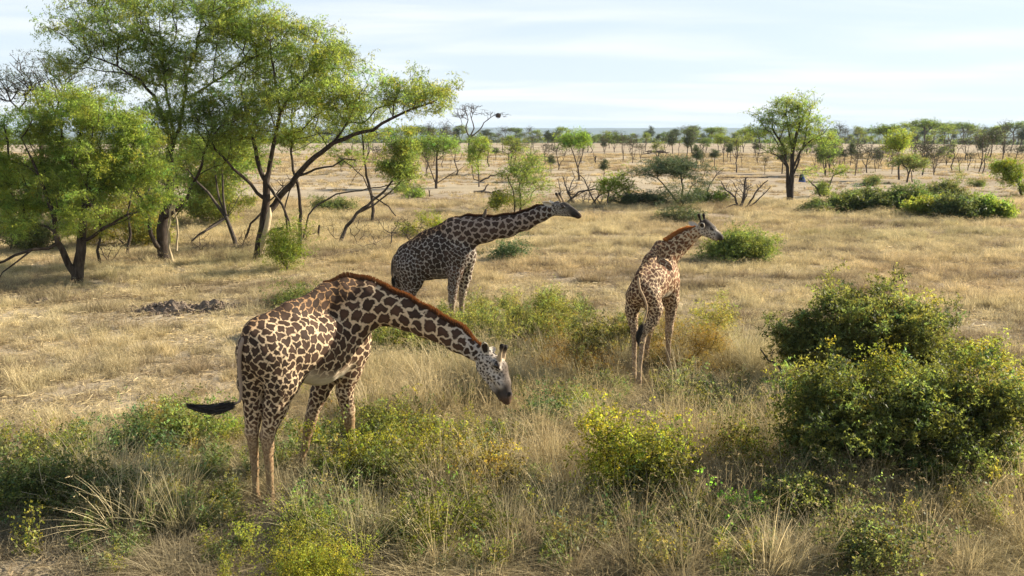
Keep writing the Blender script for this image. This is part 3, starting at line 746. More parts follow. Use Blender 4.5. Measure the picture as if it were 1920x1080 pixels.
# --- the middle one, standing side on with its neck stretched out
latB = (0.18, 0.98, 0)
st2 = style((0.36, 0.32, 0.28), 0.0095, (0.45, 0.38, 0.28), (0.34, 0.32, 0.29), (0.020, 0.013, 0.010), 0.08, 0.20)
st2['under'] = .25; st2['reg']['brow'] = (0.05, 0.008, 0.6, (0.075, 0.066, 0.06), (0.018, 0.015, 0.013), 1.0); st2['reg']['muzzle'] = (0.06, 0.02, 0.0, (0.016, 0.013, 0.012), dk, 1.0); st2['belly'] = (0.42, 0.37, 0.31)
st2['reg']['chest'] = (0.15, 0.014, 1.0, (0.55, 0.48, 0.38), (0.05, 0.03, 0.02), 1.0)
st2['reg']['neck'] = (0.21, 0.017, 1.0, (0.34, 0.27, 0.22), (0.040, 0.024, 0.017), 1.25)
c2 = [
 ([(770, 494, 22.25, .48), (802, 485, 22.15, .53)], 'rump', .14, (latB, .76)),
 ([(802, 485, 22.15, .53), (834, 477, 22.05, .62)], 'body', .16, (latB, .70)),
 ([(834, 477, 22.05, .60), (857, 472, 21.95, .48)], ['body', 'chest'], .16, (latB, .72)),
 ([(858, 470, 21.9, .40), (868, 480, 21.9, .34)], 'chest', .14, (latB, .8)),
 ([(764, 470, 22.25, .18), (800, 450, 22.1, .2), (848, 425, 21.95, .22)], 'ridge', .2, (latB, .6)),
 ([(858, 438, 21.9, .40), (880, 434, 21.85, .36), (908, 431, 21.78, .30), (950, 425, 21.7, .25), (985, 415, 21.6, .215)], 'neck', .16, (latB, .62)),
 ([(985, 415, 21.6, .215), (1012, 402, 21.5, .185), (1030, 395, 21.45, .17)], ['neck', 'neck2'], .1, (latB, .7)),
 ([(1046, 389, 21.38, .165), (1060, 393, 21.33, .135)], 'head', .07, (latB, .68)),
 ([(1058, 388, 21.33, .125), (1078, 398, 21.27, .08)], 'brow', .05, (latB, .7)),
 ([(1043, 396, 21.38, .11), (1075, 402, 21.3, .07)], 'head', .06, (latB, .66)),
 ([(1076, 400, 21.28, .085), (1084, 404, 21.25, .075)], 'muzzle', .05, (latB, .85)),
 ([(1084.5, 405, 21.25, .068), (1086.5, 405, 21.24, .055)], 'lip', .03, (latB, .85)),
 ([(1051, 377, 21.28, .035), (1046, 367, 21.25, .028)], 'horn', .03), ([(1046, 367, 21.25, .03), (1043.5, 363.5, 21.24, .04)], 'horntip', .01),
 ([(1056, 377, 21.45, .035), (1051, 367, 21.48, .028)], 'horn', .03), ([(1051, 367, 21.48, .03), (1049, 363.5, 21.49, .04)], 'horntip', .01),
 ([(770, 505, 21.98, .40), (771, 526, 21.98, .30), (768, 545, 21.98, .19)], 'thigh', .12, (latB, .7)),
 ([(768, 545, 21.98, .19), (770, 565, 22.0, .11)], 'gaskin', .06), ([(769, 566, 22.0, .10), (770, 574, 22.0, .09)], 'hock', .04),
 ([(770, 574, 22.0, .085), (773, 590, 22.0, .062), (774, 601, 22.0, .062)], ['shank', 'low'], .03), ([(774, 602, 22.0, .07), (775, 606, 21.98, .08)], 'hoof', .02),
 ([(756, 505, 22.45, .30), (752, 530, 22.45, .2), (750, 552, 22.45, .12)], 'thigh', .1, (latB, .8)),
 ([(750, 552, 22.45, .12), (746, 568, 22.45, .09)], 'gaskin', .05), ([(746, 568, 22.45, .085), (747, 575, 22.45, .07)], 'hock', .03),
 ([(747, 575, 22.45, .07), (750, 598, 22.45, .058)], 'shank', .03), ([(750, 598, 22.45, .065), (751, 602, 22.4, .075)], 'hoof', .02),
 ([(856, 480, 21.68, .30), (853, 510, 21.65, .20)], 'thigh', .12, (latB, .7)),
 ([(853, 510, 21.65, .20), (849, 540, 21.65, .125), (848, 562, 21.65, .10)], 'gaskin', .07),
 ([(848, 562, 21.65, .10), (848, 570, 21.65, .088)], 'hock', .04), ([(848, 570, 21.65, .085), (848, 590, 21.65, .062), (848, 606, 21.65, .062)], ['shank', 'low'], .03), ([(848, 606, 21.65, .07), (849, 611, 21.6, .08)], 'hoof', .02),
 ([(873, 492, 22.15, .24), (872, 520, 22.2, .16)], 'chest', .1), ([(872, 520, 22.2, .16), (867, 550, 22.2, .10)], 'chest', .06),
 ([(867, 550, 22.2, .10), (866, 560, 22.2, .09)], 'hock', .04), ([(866, 560, 22.2, .085), (866, 582, 22.2, .06), (867, 599, 22.2, .06)], ['shank', 'low'], .03), ([(867, 599, 22.2, .068), (868, 604, 22.15, .078)], 'hoof', .02),
]
g2, b2, r2, pr2 = giraffe('darkest giraffe, standing side on with its neck stretched out level', (815, 606), 0, c2, latB, st2, 0.021, 5, 1)
mane(g2, b2, r2, [(848, 425, 21.95, .215), (880, 434, 21.85, .36), (908, 431, 21.78, .30), (950, 425, 21.7, .25), (985, 415, 21.6, .215), (1012, 402, 21.5, .185), (1036, 391, 21.42, .16)], 0.075, 0.018, (0.25, 0.25, 0.26), 3500)
tail(g2, b2, r2, [(741, 478, 22.25), (735.5, 492, 22.25), (734.5, 510, 22.25), (736, 522, 22.25)], [(736, 520, 22.25), (737, 531, 22.25), (739.5, 545, 22.25)], (0.035, 0.018), 0.4, 0.05, (0.12, 0.10, 0.085), 260)
ear(g2, b2, (1035, 386, 21.22), (1017, 378.5, 20.98), (0.2, -0.9, -0.3), 0.13, dark=False)
ear(g2, b2, (1040, 382, 21.58), (1030, 376, 21.8), (0.3, -0.6, 0.4), 0.12, dark=False)
eye(g2, b2, (1055.5, 388, 21.21), (1, -0.1, -0.35), (-0.15, -1, 0.1), 0.048)
eye(g2, b2, (1057, 386.5, 21.44), (1, -0.1, -0.35), (0.15, 1, 0.1), 0.038)

# --- the young one, seen from behind
latC = (0.88, -0.46, 0); latH = (0.35, -0.93, 0)
st3 = style((0.66, 0.50, 0.31), 0.0078, (0.52, 0.40, 0.27), (0.56, 0.49, 0.40), (0.13, 0.057, 0.025), 0.06, 0.145, orange=(0.085, 0.040, 0.022))
st3['reg']['neck2'] = (0.075, 0.010, 1.0, (0.6, 0.47, 0.3), (0.22, 0.10, 0.04), 1.3)
st3['reg']['neck'] = (0.092, 0.0070, 1.0, (0.60, 0.45, 0.27), (0.13, 0.055, 0.022), 1.9)
st3['reg']['ridge'] = (0.10, 0.0065, 1.0, (0.55, 0.38, 0.20), (0.085, 0.038, 0.020), 1.0)
st3['reg']['head'] = (0.06, 0.012, 1.0, (0.50, 0.45, 0.38), (0.05, 0.035, 0.028), 1.0)
st3['reg']['brow'] = (0.05, 0.012, 0.2, (0.028, 0.021, 0.018), (0.015, 0.012, 0.01), 1.0)
c3 = [
 ([(1206, 545, 16.3, .32), (1222, 533, 16.5, .33)], 'rump', .12, (latC, .82)),
 ([(1222, 533, 16.5, .33), (1238, 522, 16.85, .37), (1246, 510, 17.1, .29)], ['body', 'body'], .12, (latC, .80)),
 ([(1246, 512, 17.1, .30), (1252, 516, 17.15, .26)], 'chest', .1, (latC, .9)),
 ([(1200, 520, 16.25, .14), (1218, 492, 16.6, .15), (1236, 466, 17.05, .16)], 'ridge', .14, (latC, .7)),
 ([(1249, 478, 17.1, .285), (1262, 469, 17.15, .215), (1278, 456, 17.2, .18), (1290, 447, 17.2, .155)], 'neck', .12, (latH, .7)),
 ([(1290, 447, 17.2, .155), (1306, 436, 17.2, .13)], 'neck2', .08, (latH, .75)),
 ([(1319, 426, 17.15, .135), (1331, 431, 17.1, .110)], 'head', .05, (latH, .75)),
 ([(1322, 422, 17.12, .12), (1336, 430, 17.08, .085)], 'brow', .04, (latH, .75)),
 ([(1333, 433, 17.08, .10), (1344, 440, 17.05, .08)], 'head', .05, (latH, .75)),
 ([(1319, 436, 17.12, .075), (1343, 446, 17.05, .055)], 'head', .05, (latH, .72)),
 ([(1346, 441, 17.04, .073), (1351, 445, 17.02, .066)], 'muzzle', .04, (latH, .85)),
 ([(1315, 417, 17.08, .03), (1311.5, 407, 17.06, .026)], 'brow', .03), ([(1311.5, 407, 17.06, .028), (1310.5, 403, 17.06, .036)], 'horntip', .01),
 ([(1322, 416, 17.22, .03), (1320, 407, 17.25, .026)], 'brow', .03), ([(1320, 407, 17.25, .028), (1319.5, 403, 17.25, .036)], 'horntip', .01),
 ([(1221, 557, 16.15, .235), (1227, 580, 16.15, .175)], 'thigh', .1, (latC, .8)), ([(1227, 580, 16.15, .175), (1224, 600, 16.1, .115), (1208, 624, 16.05, .080)], 'gaskin', .05),
 ([(1206, 624, 16.05, .080), (1205, 638, 16.03, .064)], 'hock', .03), ([(1204, 638, 16.03, .062), (1201, 670, 16.0, .048), (1198, 712, 16.0, .046), (1197.5, 722, 16.0, .055)], ['shank', 'low'], .03), ([(1197, 727, 15.98, .052), (1196, 735, 15.95, .064)], 'hoof', .02),
 ([(1190, 555, 16.4, .21), (1185, 582, 16.4, .14)], 'thigh', .1, (latC, .85)), ([(1185, 582, 16.4, .14), (1187, 605, 16.35, .09), (1190, 622, 16.3, .075)], 'gaskin', .05),
 ([(1190, 622, 16.3, .075), (1190, 634, 16.3, .06)], 'hock', .03), ([(1190, 634, 16.3, .058), (1189, 670, 16.28, .046), (1189, 702, 16.28, .046)], ['shank', 'low'], .03), ([(1189, 714, 16.26, .05), (1189, 723, 16.25, .06)], 'hoof', .02), ([(1189, 702, 16.28, .046), (1189, 714, 16.27, .05)], 'low', .02),
 ([(1256, 530, 17.0, .20), (1259, 562, 16.98, .15)], 'chest', .1), ([(1259, 562, 16.98, .15), (1257, 592, 16.98, .10), (1254.5, 618, 16.98, .078)], ['gaskin', 'shank'], .05),
 ([(1254.5, 618, 16.98, .080), (1253.5, 630, 16.98, .066)], 'hock', .03), ([(1253.5, 630, 16.98, .062), (1253, 660, 17.0, .046), (1254, 690, 17.0, .046), (1254, 697, 17.0, .053)], ['shank', 'low'], .03), ([(1254, 698, 17.0, .05), (1254, 706, 16.98, .064)], 'hoof', .02),
 ([(1238, 560, 17.25, .16), (1228, 590, 17.25, .10), (1216, 628, 17.2, .07)], ['chest', 'shank'], .07), ([(1216, 628, 17.2, .07), (1214, 640, 17.2, .058)], 'hock', .03),
 ([(1214, 640, 17.2, .056), (1212, 670, 17.2, .044), (1212, 692, 17.2, .044)], ['shank', 'low'], .03), ([(1212, 692, 17.2, .05), (1212, 699, 17.15, .062)], 'hoof', .02),
]
g3, b3, r3, pr3 = giraffe('young orange-brown giraffe seen from behind, head turned to a low green bush', (1222, 715), 0, c3, latC, st3, 0.017, 8, 1)
mane(g3, b3, r3, [(1247, 476, 17.09, .155), (1254, 475, 17.1, .255), (1262, 469, 17.15, .215), (1278, 456, 17.2, .18), (1290, 447, 17.2, .155), (1310, 431, 17.18, .13)], 0.085, 0.014, (2.6, 2.3, 1.4), 3600)
tail(g3, b3, r3, [(1197, 522, 15.95), (1199, 540, 15.88), (1206, 555, 15.84), (1211, 568, 15.82), (1213, 582, 15.80), (1208, 600, 15.78), (1203, 612, 15.78)], [(1205, 606, 15.78), (1200, 620, 15.77), (1196, 634, 15.77), (1199, 648, 15.77)], (0.030, 0.013), 0.4, 0.055, (0.42, 0.30, 0.18), 420)
ear(g3, b3, (1312, 428, 17.02), (1319, 419, 16.84), (-0.3, -1, 0.1), 0.13)
ear(g3, b3, (1307, 424, 17.3), (1291, 416, 17.45), (-0.5, -0.5, 0.5), 0.11, dark=False)
eye(g3, b3, (1334.5, 429.5, 16.985), (0.9, -0.3, -0.4), (0.3, -0.95, 0.1), 0.036)
eye(g3, b3, (1336, 428, 17.16), (0.9, -0.3, -0.4), (-0.3, 0.95, 0.1), 0.030)
# ------------------------------------------------------------------ trees of the left grove
BIG = (6, 13, 0.32, 0.075, 0.36)
tree('acacia_tree', 'spreading green acacia with forked pale-barked trunk, right of the grove and behind the bending giraffe', 'tree', (482, 490), [
  ([(482, 490), (489, 450), (497, 405), (499, 375), (499, 340)], .36, .22),
  ([(499, 345), (484, 300, .3), (474, 262, .4), (462, 215, .5), (452, 160, .6)], .16, .05),
  ([(499, 345), (507, 300), (515, 262), (524, 215), (548, 172), (590, 120), (630, 85)], .17, .04),
  ([(524, 215), (516, 150), (508, 95), (500, 40)], .09, .03),
  ([(493, 378), (470, 345, -.3), (448, 325, -.6), (425, 303, -1), (402, 280, -1.2), (384, 235, -1.4)], .12, .04),
  ([(560, 420, .8), (563, 385, .8), (558, 345, .6), (550, 318, .6), (545, 285, .8), (552, 250, .9)], .15, .06, 'root'),
  ([(505, 398, .2), (525, 368, .3), (556, 332, 0), (590, 295, -.3), (626, 268, -.6), (662, 252, -.8), (700, 243, -1), (735, 222, -1.2), (775, 203, -1.3), (822, 186, -1.3)], .21, .04),
  ([(556, 332, 0), (590, 318, -.4), (622, 311, -.8), (645, 298, -1), (668, 300, -1.2)], .08, .03),
  ([(626, 268, -.6), (650, 228, -.6), (668, 190, -.5), (690, 160, -.3)], .08, .03),
  ([(505, 348, .1), (515, 365, -.3), (530, 385, -.6), (541, 412, -.9), (546, 438, -1.1)], .10, .05),
  ([(492, 445), (512, 432, -.2), (530, 428, -.3)], .14, .10),
 ], [(600, 92, 80, 48), (560, 150, 105, 52, .8), (640, 165, 62, 40, -1), (515, 62, 62, 46), (450, 232, 78, 42, -1), (560, 240, 80, 38, 1.5), (706, 182, 78, 36, -1), (775, 160, 62, 30, -1), (808, 186, 42, 20, -1.2),
     (640, 225, 70, 24, 0), (560, 50, 46, 26, .5, .6), (500, 150, 90, 50, 1.6), (660, 110, 40, 30, 0, .5), (540, 195, 100, 40, -1.5)], 900, 11, 'leaf', 'bark', BIG, (1.05, 1.05, 1.0), step=.42, depth=.75, flat=.65, tip=.0085, cl=7, spread=.12, cs=(.42, .42, .20))
tree('acacia_tree', 'tallest green acacia of the left grove, its many stems fanning up past the top edge', 'tree', (308, 488), [
  ([(308, 488), (303, 450), (306, 410), (316, 370), (320, 330), (318, 290)], .38, .22),
  ([(300, 478, -.2), (285, 440, -.3), (278, 410, -.4), (262, 370, -.6), (235, 330, -.8)], .16, .07),
  ([(318, 290), (316, 255), (305, 215, -.2), (290, 180, -.4), (262, 150, -.6), (222, 125, -.8), (170, 105, -1)], .15, .04),
  ([(318, 290), (325, 250, .2), (318, 205, .2), (312, 170, .1), (306, 120, .1), (300, 60)], .12, .04),
  ([(318, 290), (335, 240, .3), (345, 190, .5), (352, 140, .6), (368, 85, .6), (380, 30, .6)], .13, .04),
  ([(306, 410), (330, 395, -.4), (352, 370, -.6), (372, 330, -.8), (382, 290, -1), (400, 240, -1.2), (430, 215, -1.3), (470, 195, -1.5)], .12, .04),
  ([(345, 190, .5), (385, 165, .3), (430, 135, .2), (480, 105, .1), (520, 85)], .08, .03),
 ], [(205, 45, 100, 50), (330, 10, 125, 50), (430, 45, 95, 55, .6), (300, 105, 100, 42, .5), (168, 100, 62, 30, -.5), (425, 130, 105, 45, .5), (370, 195, 85, 45, -1), (480, 95, 70, 42, .5), (255, 160, 60, 34), (120, 120, 40, 18, -1, .7),
     (395, 260, 55, 40, -1.2), (300, 250, 60, 42, -1), (200, 75, 90, 30, -1), (430, 5, 70, 40, 0), (180, 10, 60, 36, .6)], 1120, 12, 'leaf', 'bark', BIG, (0.98, 1.02, 1.0), step=.42, depth=.75, flat=.65, tip=.0085, cl=7, spread=.12, cs=(.42, .42, .20))
tree('acacia_tree', 'low dense dark green acacia at the left edge, black trunk forking just above the grass', 'tree', (143, 532), [
  ([(143, 532), (146, 500), (150, 470), (152, 445), (158, 400), (168, 350)], .33, .14),
  ([(138, 524), (127, 495, -.2), (117, 470, -.3), (108, 455, -.4), (100, 400, -.5), (80, 350, -.6), (60, 300, -.6)], .19, .06),
  ([(152, 455), (170, 445, -.4), (195, 428, -.8), (222, 412, -1), (240, 402, -1.1)], .10, .05),
  ([(110, 462, -.4), (90, 466, -.8), (62, 468, -1.1), (30, 480, -1.3), (-15, 497, -1.5)], .10, .05),
  ([(60, 470, -1.1), (30, 492, -1.4), (5, 512, -1.5), (-12, 540, -1.5)], .055, .02),
  ([(158, 400), (190, 350, .3), (225, 310, .5), (270, 285, .6)], .11, .04),
  ([(158, 400), (150, 330, .5), (120, 270, .8), (110, 215, .9)], .10, .04),
 ], [(50, 260, 100, 75), (165, 240, 95, 68), (238, 320, 76, 62), (40, 350, 76, 62), (140, 350, 86, 52), (265, 285, 62, 48), (110, 195, 80, 34), (285, 372, 34, 34, -.5), (20, 410, 50, 30, 0, .7), (205, 200, 60, 36, .5), (200, 390, 60, 26, -.8, .8), (-30, 300, 60, 90), (90, 415, 60, 22, -1, .5)],
 950, 13, 'leaf', 'bark', (8, 13, 0.30, 0.064, 0.38), (1.02, 1.08, 0.95), step=.38, depth=.8, flat=.6, droop=.35, tip=.007, cl=9, cs=(.30, .30, .12), spread=.09)
tree('thorn_tree', 'bare brownish thorn tree rising behind the low dark acacia at the upper left', 'tree', (75, 462), [
  ([(75, 462), (75, 400), (80, 330), (78, 260)], .25, .14), ([(78, 270), (50, 220), (20, 190)], .1, .05), ([(78, 270), (105, 215), (120, 170)], .1, .05)],
 [(60, 140, 75, 40), (100, 170, 60, 40), (20, 165, 60, 30), (130, 130, 40, 24)], 420, 14, 'leaf_grey', 'bark', (3, 5, 0.25, 0.08, 0.35), (0.55, 0.55, 0.5), leafy=.6, step=.5, tip=.011)
tree('leaning_acacia', 'thin acacia leaning right, with an arched bough and a hanging green tuft', 'tree', (636, 455), [
  ([(636, 455), (650, 425), (669, 400), (700, 376), (722, 356), (742, 330), (757, 312)], .15, .05),
  ([(669, 400), (700, 385, .3), (730, 362, .4), (748, 345, .5), (768, 318, .5)], .08, .03),
  ([(564, 424, -.3), (578, 402, -.3), (597, 382, -.3), (630, 364, -.2), (665, 359, -.1), (700, 353), (740, 345), (775, 335)], .075, .03, 'root'),
  ([(757, 318), (770, 352), (778, 372)], .03, .015)],
 [(756, 272, 36, 30), (768, 312, 30, 30), (728, 300, 26, 24), (765, 345, 26, 14, 0, .5)], 130, 15, 'leaf', 'bark_grey', (8, 11, 0.28, 0.09, 0.34), (.95, .95, .9), step=.35, tip=.007, cl=7, cs=(.2, .2, .12))
tree('forked_acacia', 'slim forked acacia standing upright between the leaning trunk and the dark far trees', 'tree', (698, 420), [
  ([(698, 420), (699, 395), (697, 366), (690, 340), (684, 305), (681, 280), (679, 255), (672, 215)], .17, .05),
  ([(684, 305), (692, 282), (690, 255), (700, 228)], .07, .03),
  ([(697, 366), (680, 332, -.4), (660, 312, -.8), (642, 300, -1)], .07, .03),
  ([(697, 366), (712, 376, -.3), (728, 388, -.5), (742, 405, -.7)], .08, .05), ([(681, 310), (668, 328), (655, 350)], .03, .015)],
 [(690, 205, 46, 18), (655, 285, 40, 22, -.5, .6), (700, 250, 36, 18, 0, .5)], 90, 16, 'leaf', 'bark', (7, 10, 0.28, 0.09, 0.34), (1, 1, .9), step=.4, tip=.008)
tree('old_acacia', 'leaning grey trunk in the grass between the tallest acacia and the pale forked one', 'tree', (442, 460), [
  ([(442, 460), (436, 435), (425, 408), (412, 390), (390, 362), (370, 340), (352, 318)], .17, .05),
  ([(425, 408), (412, 375), (405, 340), (403, 310), (398, 280)], .08, .04), ([(420, 400), (419, 360), (416, 320), (420, 285)], .09, .05),
  ([(425, 410), (405, 420, -.4), (385, 432, -.7), (360, 452, -.9)], .10, .06), ([(430, 405), (440, 385), (448, 368), (470, 366)], .03, .015)],
 [(410, 285, 50, 26), (360, 300, 40, 24, 0, .7), (440, 300, 40, 20, 0, .6)], 90, 17, 'leaf', 'bark_grey', (6, 9, 0.26, 0.09, 0.34), (.9, .95, .8), step=.4, tip=.008)
def pale_stem():
    r = np.random.default_rng(5); b = at(322, 489); Y = b[1]
    root = empty('peeled_stem', b, 'pale yellow peeled stem with a fork, standing against the trunk of the tallest acacia', 'dead tree')
    sk = Skeleton()
    sk.limb([P(324, 492, Y - .6) - b, P(318, 465, Y - .6) - b, P(316, 430, Y - .6) - b, P(319, 400, Y - .6) - b, P(322, 386, Y - .6) - b], .09, .055, .3, r)
    sk.limb([P(331, 470, Y - .5) - b, P(333, 440, Y - .5) - b, P(331, 412, Y - .5) - b, P(326, 392, Y - .55) - b, P(329, 380, Y - .5) - b], .065, .05, .3, r, root=True)
    ob('stem', sk.mesh('stem', .03, MAT['bark_peeled'], sides=8), root)
pale_stem()
def peel():
    o = [q for q in S.objects if q.name == 'acacia_tree'][0]; b = np.array(o.location); Y = b[1]
    pts = [P(x, y, Y) - b + np.array((.10, -.26, 0)) for x, y in ((488, 478), (492, 455), (498, 430), (503, 405), (505, 388))]
    V, F = tube(smooth_line(pts, 5), np.interp(np.linspace(0, 1, 21), [0, .3, .8, 1], [.03, .13, .10, .02]), 8)
    V = np.array(V); ob('peeled_bark', mesh_np('peeled_bark', V, F, MAT['bark_peeled']), o)
peel()

# bushes and brush under the grove
SH = (7, 9, 0.30, 0.075, 0.5)
def shrub(label, base, blobs, natt, seed, leafmat='leaf', leaf=SH, tint=(1, 1, 1), bark='bark', name='shrub', cat='shrub', group=None, **kw):
    if base[1] > 640:                                                 # loose, thin growth mixed into the grass
        big = natt > 1000; natt = int(natt * (.66 if big else .52)); q = .97 if big else 1.38
        blobs = [(c[0], c[1] + 4, c[2] * q, c[3] * (1.08 if q > 1 else 1)) + tuple(c[4:]) for c in blobs]
        blobs += [(c[0] + c[2] * .7 * ((i % 3) - 1), c[1] - c[3] * .75, c[2] * .4, c[3] * .5, 0, .5) for i, c in enumerate(blobs[:len(blobs)])]
        tint = tuple(np.array(tint) * (1.0, .88, .85))
        kw['cl'] = max(kw.get('cl', 0), 10); kw['cs'] = (.20, .20, .16) if big else (.13, .13, .13); kw['var'] = .42; kw['shoots'] = .28 if big else .14
    kw.setdefault('cl', 8); kw.setdefault('cs', (.16, .16, .10))
    kw.setdefault('step', .25); kw.setdefault('tip', .005); kw.setdefault('flat', .8); kw.setdefault('path_w', .15); kw.setdefault('upw', .3); kw.setdefault('rmax', .035); kw.setdefault('depth', .9)
    return tree(name, label, cat, base, kw.pop('limbs', []), blobs, natt, seed, leafmat, bark, leaf, tint, group, crown_name='foliage', trunk_name='stems', **kw)
shrub('round yellow-green shrub at the foot of the pale forked acacia', (540, 512), [(540, 452, 30, 30), (535, 475, 30, 22), (560, 445, 14, 22), (520, 450, 12, 20)], 190, 21, 'leaf_yellow', (5, 8, .24, .05, .5), (.62, .72, .75))
shrub('dark green low bush on the plain behind the pale forked acacia', (625, 402), [(618, 388, 24, 11), (645, 390, 22, 9), (605, 392, 14, 8)], 120, 22, 'leaf_dark', SH, (1, 1, 1))
shrub('bare twiggy brush pile below the leaning acacia', (735, 470), [(740, 430, 50, 30), (700, 440, 40, 25), (775, 425, 36, 20)], 220, 23, None, None, bark='bark_grey', wob=.2)
shrub('yellow-green sprigs growing from the brush beside the standing giraffe', (800, 445), [(800, 425, 20, 22), (822, 425, 12, 20), (775, 440, 24, 16)], 90, 24, 'leaf_yellow', (5, 8, .22, .06, .5), (.9, .95, .8))
shrub('yellowish bush in the gap between the grove trunks', (410, 425), [(400, 370, 50, 40), (430, 390, 40, 30), (375, 395, 36, 30)], 260, 25, 'leaf', SH, (1.15, 1.05, 1.0))
shrub('olive bush behind the trunks at the centre of the grove', (235, 462), [(235, 415, 50, 38), (280, 430, 40, 26), (190, 430, 36, 28)], 240, 26, 'leaf', SH, (1.25, .95, .9))
shrub('dark undergrowth bush at the far left under the low acacia', (20, 470), [(15, 430, 50, 34), (60, 440, 40, 26)], 200, 27, 'leaf_dark', SH, (.9, .9, .9))
shrub('dense green thicket closing the back of the grove', (330, 420), [(330, 320, 74, 66), (250, 345, 60, 54), (395, 320, 56, 56), (180, 355, 60, 54), (440, 290, 50, 36)], 620, 28, 'leaf', (6, 9, .5, .11, .45), (.85, .92, .9), step=.5, cl=8, cs=(.5, .5, .25))
shrub('green thicket at the left edge behind the low acacia', (40, 425), [(30, 350, 80, 50), (110, 360, 60, 45)], 300, 29, 'leaf', (7, 9, .5, .13, .5), (.65, .75, .75), step=.5)
shrub('reddish dead twigs beside a short stub, right of the yellow-green shrub', (622, 455), [(620, 430, 16, 18), (634, 438, 10, 14)], 60, 30, None, None, bark='bark')
shrub('low green bush on the plain left of the round green tree', (760, 362), [(765, 354, 22, 7), (745, 357, 16, 5)], 80, 31, 'leaf_dark', SH, (1.1, 1.1, 1.1))
shrub('small low green bush just in front of the round green tree', (775, 372), [(776, 366, 15, 6)], 50, 32, 'leaf', SH, (.8, .9, .8))

def dead(label, base, limbs, natt, blobs, seed, name='dead_tree', bark='bark_grey', tip=.012, step=.35, cat='dead tree', group=None, **kw):
    return tree(name, label, cat, base, limbs, blobs, natt, seed, None, bark, None, group=group, tip=tip, step=step, trunk_name='branches', wob=.16, **kw)
for i, (lab, base, bl, n) in enumerate([
  ('bare twiggy brush at the foot of the low dark acacia, on its right', (205, 490), [(205, 462, 34, 22)], 90),
  ('bare brush between the tallest acacia and the leaning grey trunk', (380, 478), [(378, 452, 34, 22)], 90),
  ('thin bare brush just left of the pale forked trunk', (462, 470), [(460, 440, 22, 26)], 70),
  ('bare dark brush between the pale forked trunk and the reddish twigs', (575, 462), [(572, 430, 26, 28)], 80),
  ('bare brush on the left of the leaning acacia foot, under the arched bough', (670, 455), [(672, 425, 28, 22)], 80),
  ('spiky bare brush right of the leaning acacia, reaching towards the side-on giraffe', (775, 462), [(770, 425, 40, 26)], 120)]):
    shrub(lab, base, bl, n, 700 + i, None, None, bark='bark', wob=.2, upw=.5, cl=0, group='bare brush under the grove')
for i, (lab, L) in enumerate([
  ('thin dark stem rising at the left of the tallest acacia trunk', [(238, 478), (244, 440), (240, 400), (250, 350)]),
  ('two-metre dark sapling stem between the low acacia and the tallest one', [(186, 500), (183, 470), (190, 430), (180, 380)]),
  ('slanting thin stem crossing behind the pale forked trunk', [(455, 455), (470, 420), (492, 395), (530, 350)]),
  ('slanting dead bough lying against the left of the leaning grey trunk', [(352, 452), (380, 436), (405, 418), (428, 405)]),
  ('dark crooked stem right behind the pale forked trunk', [(530, 470), (540, 430), (533, 395), (545, 350)])]):
    dead(lab, L[0], [(L, .1, .04)], 16, [(L[-1][0], L[-1][1] - 8, 22, 18)], 720 + i, name='thin_stem', bark='bark', cat='dead stem', group='thin dark stems in the grove')

# ------------------------------------------------------------------ middle distance, each where it stands
MID = (4, 7, 0.4, 0.13, 0.34)
tree('round_tree', 'round-headed green acacia on several stems, left of the bare tall tree', 'tree', (818, 353), [
  ([(818, 353), (819, 320), (820, 285)], .22, .12), ([(816, 350), (808, 320), (796, 295), (785, 285)], .09, .04), ([(822, 340), (850, 325), (870, 312)], .07, .03)],
 [(815, 268, 36, 17), (800, 275, 24, 14), (835, 272, 26, 15)], 210, 41, 'leaf', 'bark_far', MID, (.8, .95, .8), step=.7, flat=.4, tip=.014, cl=6, cs=(.32, .32, .16))
tree('bare_tree', 'tall bare flat-topped acacia against the sky with a dark nest at its right tip', 'tree', (880, 302), [
  ([(880, 302), (880, 275), (881, 258)], .5, .35), ([(881, 260), (873, 240), (878, 225), (873, 208)], .24, .07), ([(881, 260), (889, 240), (884, 222), (888, 205)], .24, .07), ([(884, 256), (900, 243), (908, 230), (926, 216), (934, 212)], .2, .06)],
 [(880, 202, 26, 7), (925, 213, 14, 4), (862, 212, 18, 6), (858, 238, 14, 6, 0, .4)], 330, 42, None, 'bark_grey', None, step=.8, tip=.022, flat=.3, cl=14, cs=(.8, .8, .25))
tree('leafy_tree', 'slender bright green tree in front of the bare tall acacia', 'tree', (898, 350), [
  ([(898, 350), (898, 325), (896, 300)], .12, .07), ([(890, 345), (885, 315), (888, 290)], .09, .05)],
 [(898, 275, 20, 20), (888, 300, 14, 20), (905, 268, 15, 14)], 150, 43, 'leaf', 'bark_far', MID, (1, 1.05, .85), step=.6, tip=.012, cl=8, cs=(.25, .25, .18))
tree('leafy_tree', 'broad green tree on thin leaning stems above the deadwood tangle', 'tree', (1086, 338), [
  ([(1086, 338), (1083, 315), (1077, 292), (1070, 275)], .17, .07), ([(1083, 315), (1092, 290), (1096, 270)], .1, .05)],
 [(1078, 262, 28, 16), (1062, 266, 18, 11), (1095, 262, 15, 14)], 190, 44, 'leaf', 'bark_far', MID, (.85, 1.05, .75), step=.7, tip=.014)
tree('bushy_tree', 'loose green tree on two thin dark stems right behind the neck of the standing giraffe', 'tree', (966, 402), [
  ([(966, 402), (964, 375), (962, 355), (950, 330)], .09, .04), ([(975, 402), (976, 375), (974, 345), (985, 320)], .09, .04, 'root')],
 [(958, 338, 26, 26), (985, 320, 26, 28), (1010, 330, 24, 28), (1000, 305, 20, 16), (985, 365, 22, 22), (1015, 370, 20, 16)], 230, 45, 'leaf', 'bark', (4, 8, .34, .09, .42), (.85, .9, .95), step=.4, cl=9, cs=(.32, .32, .22))
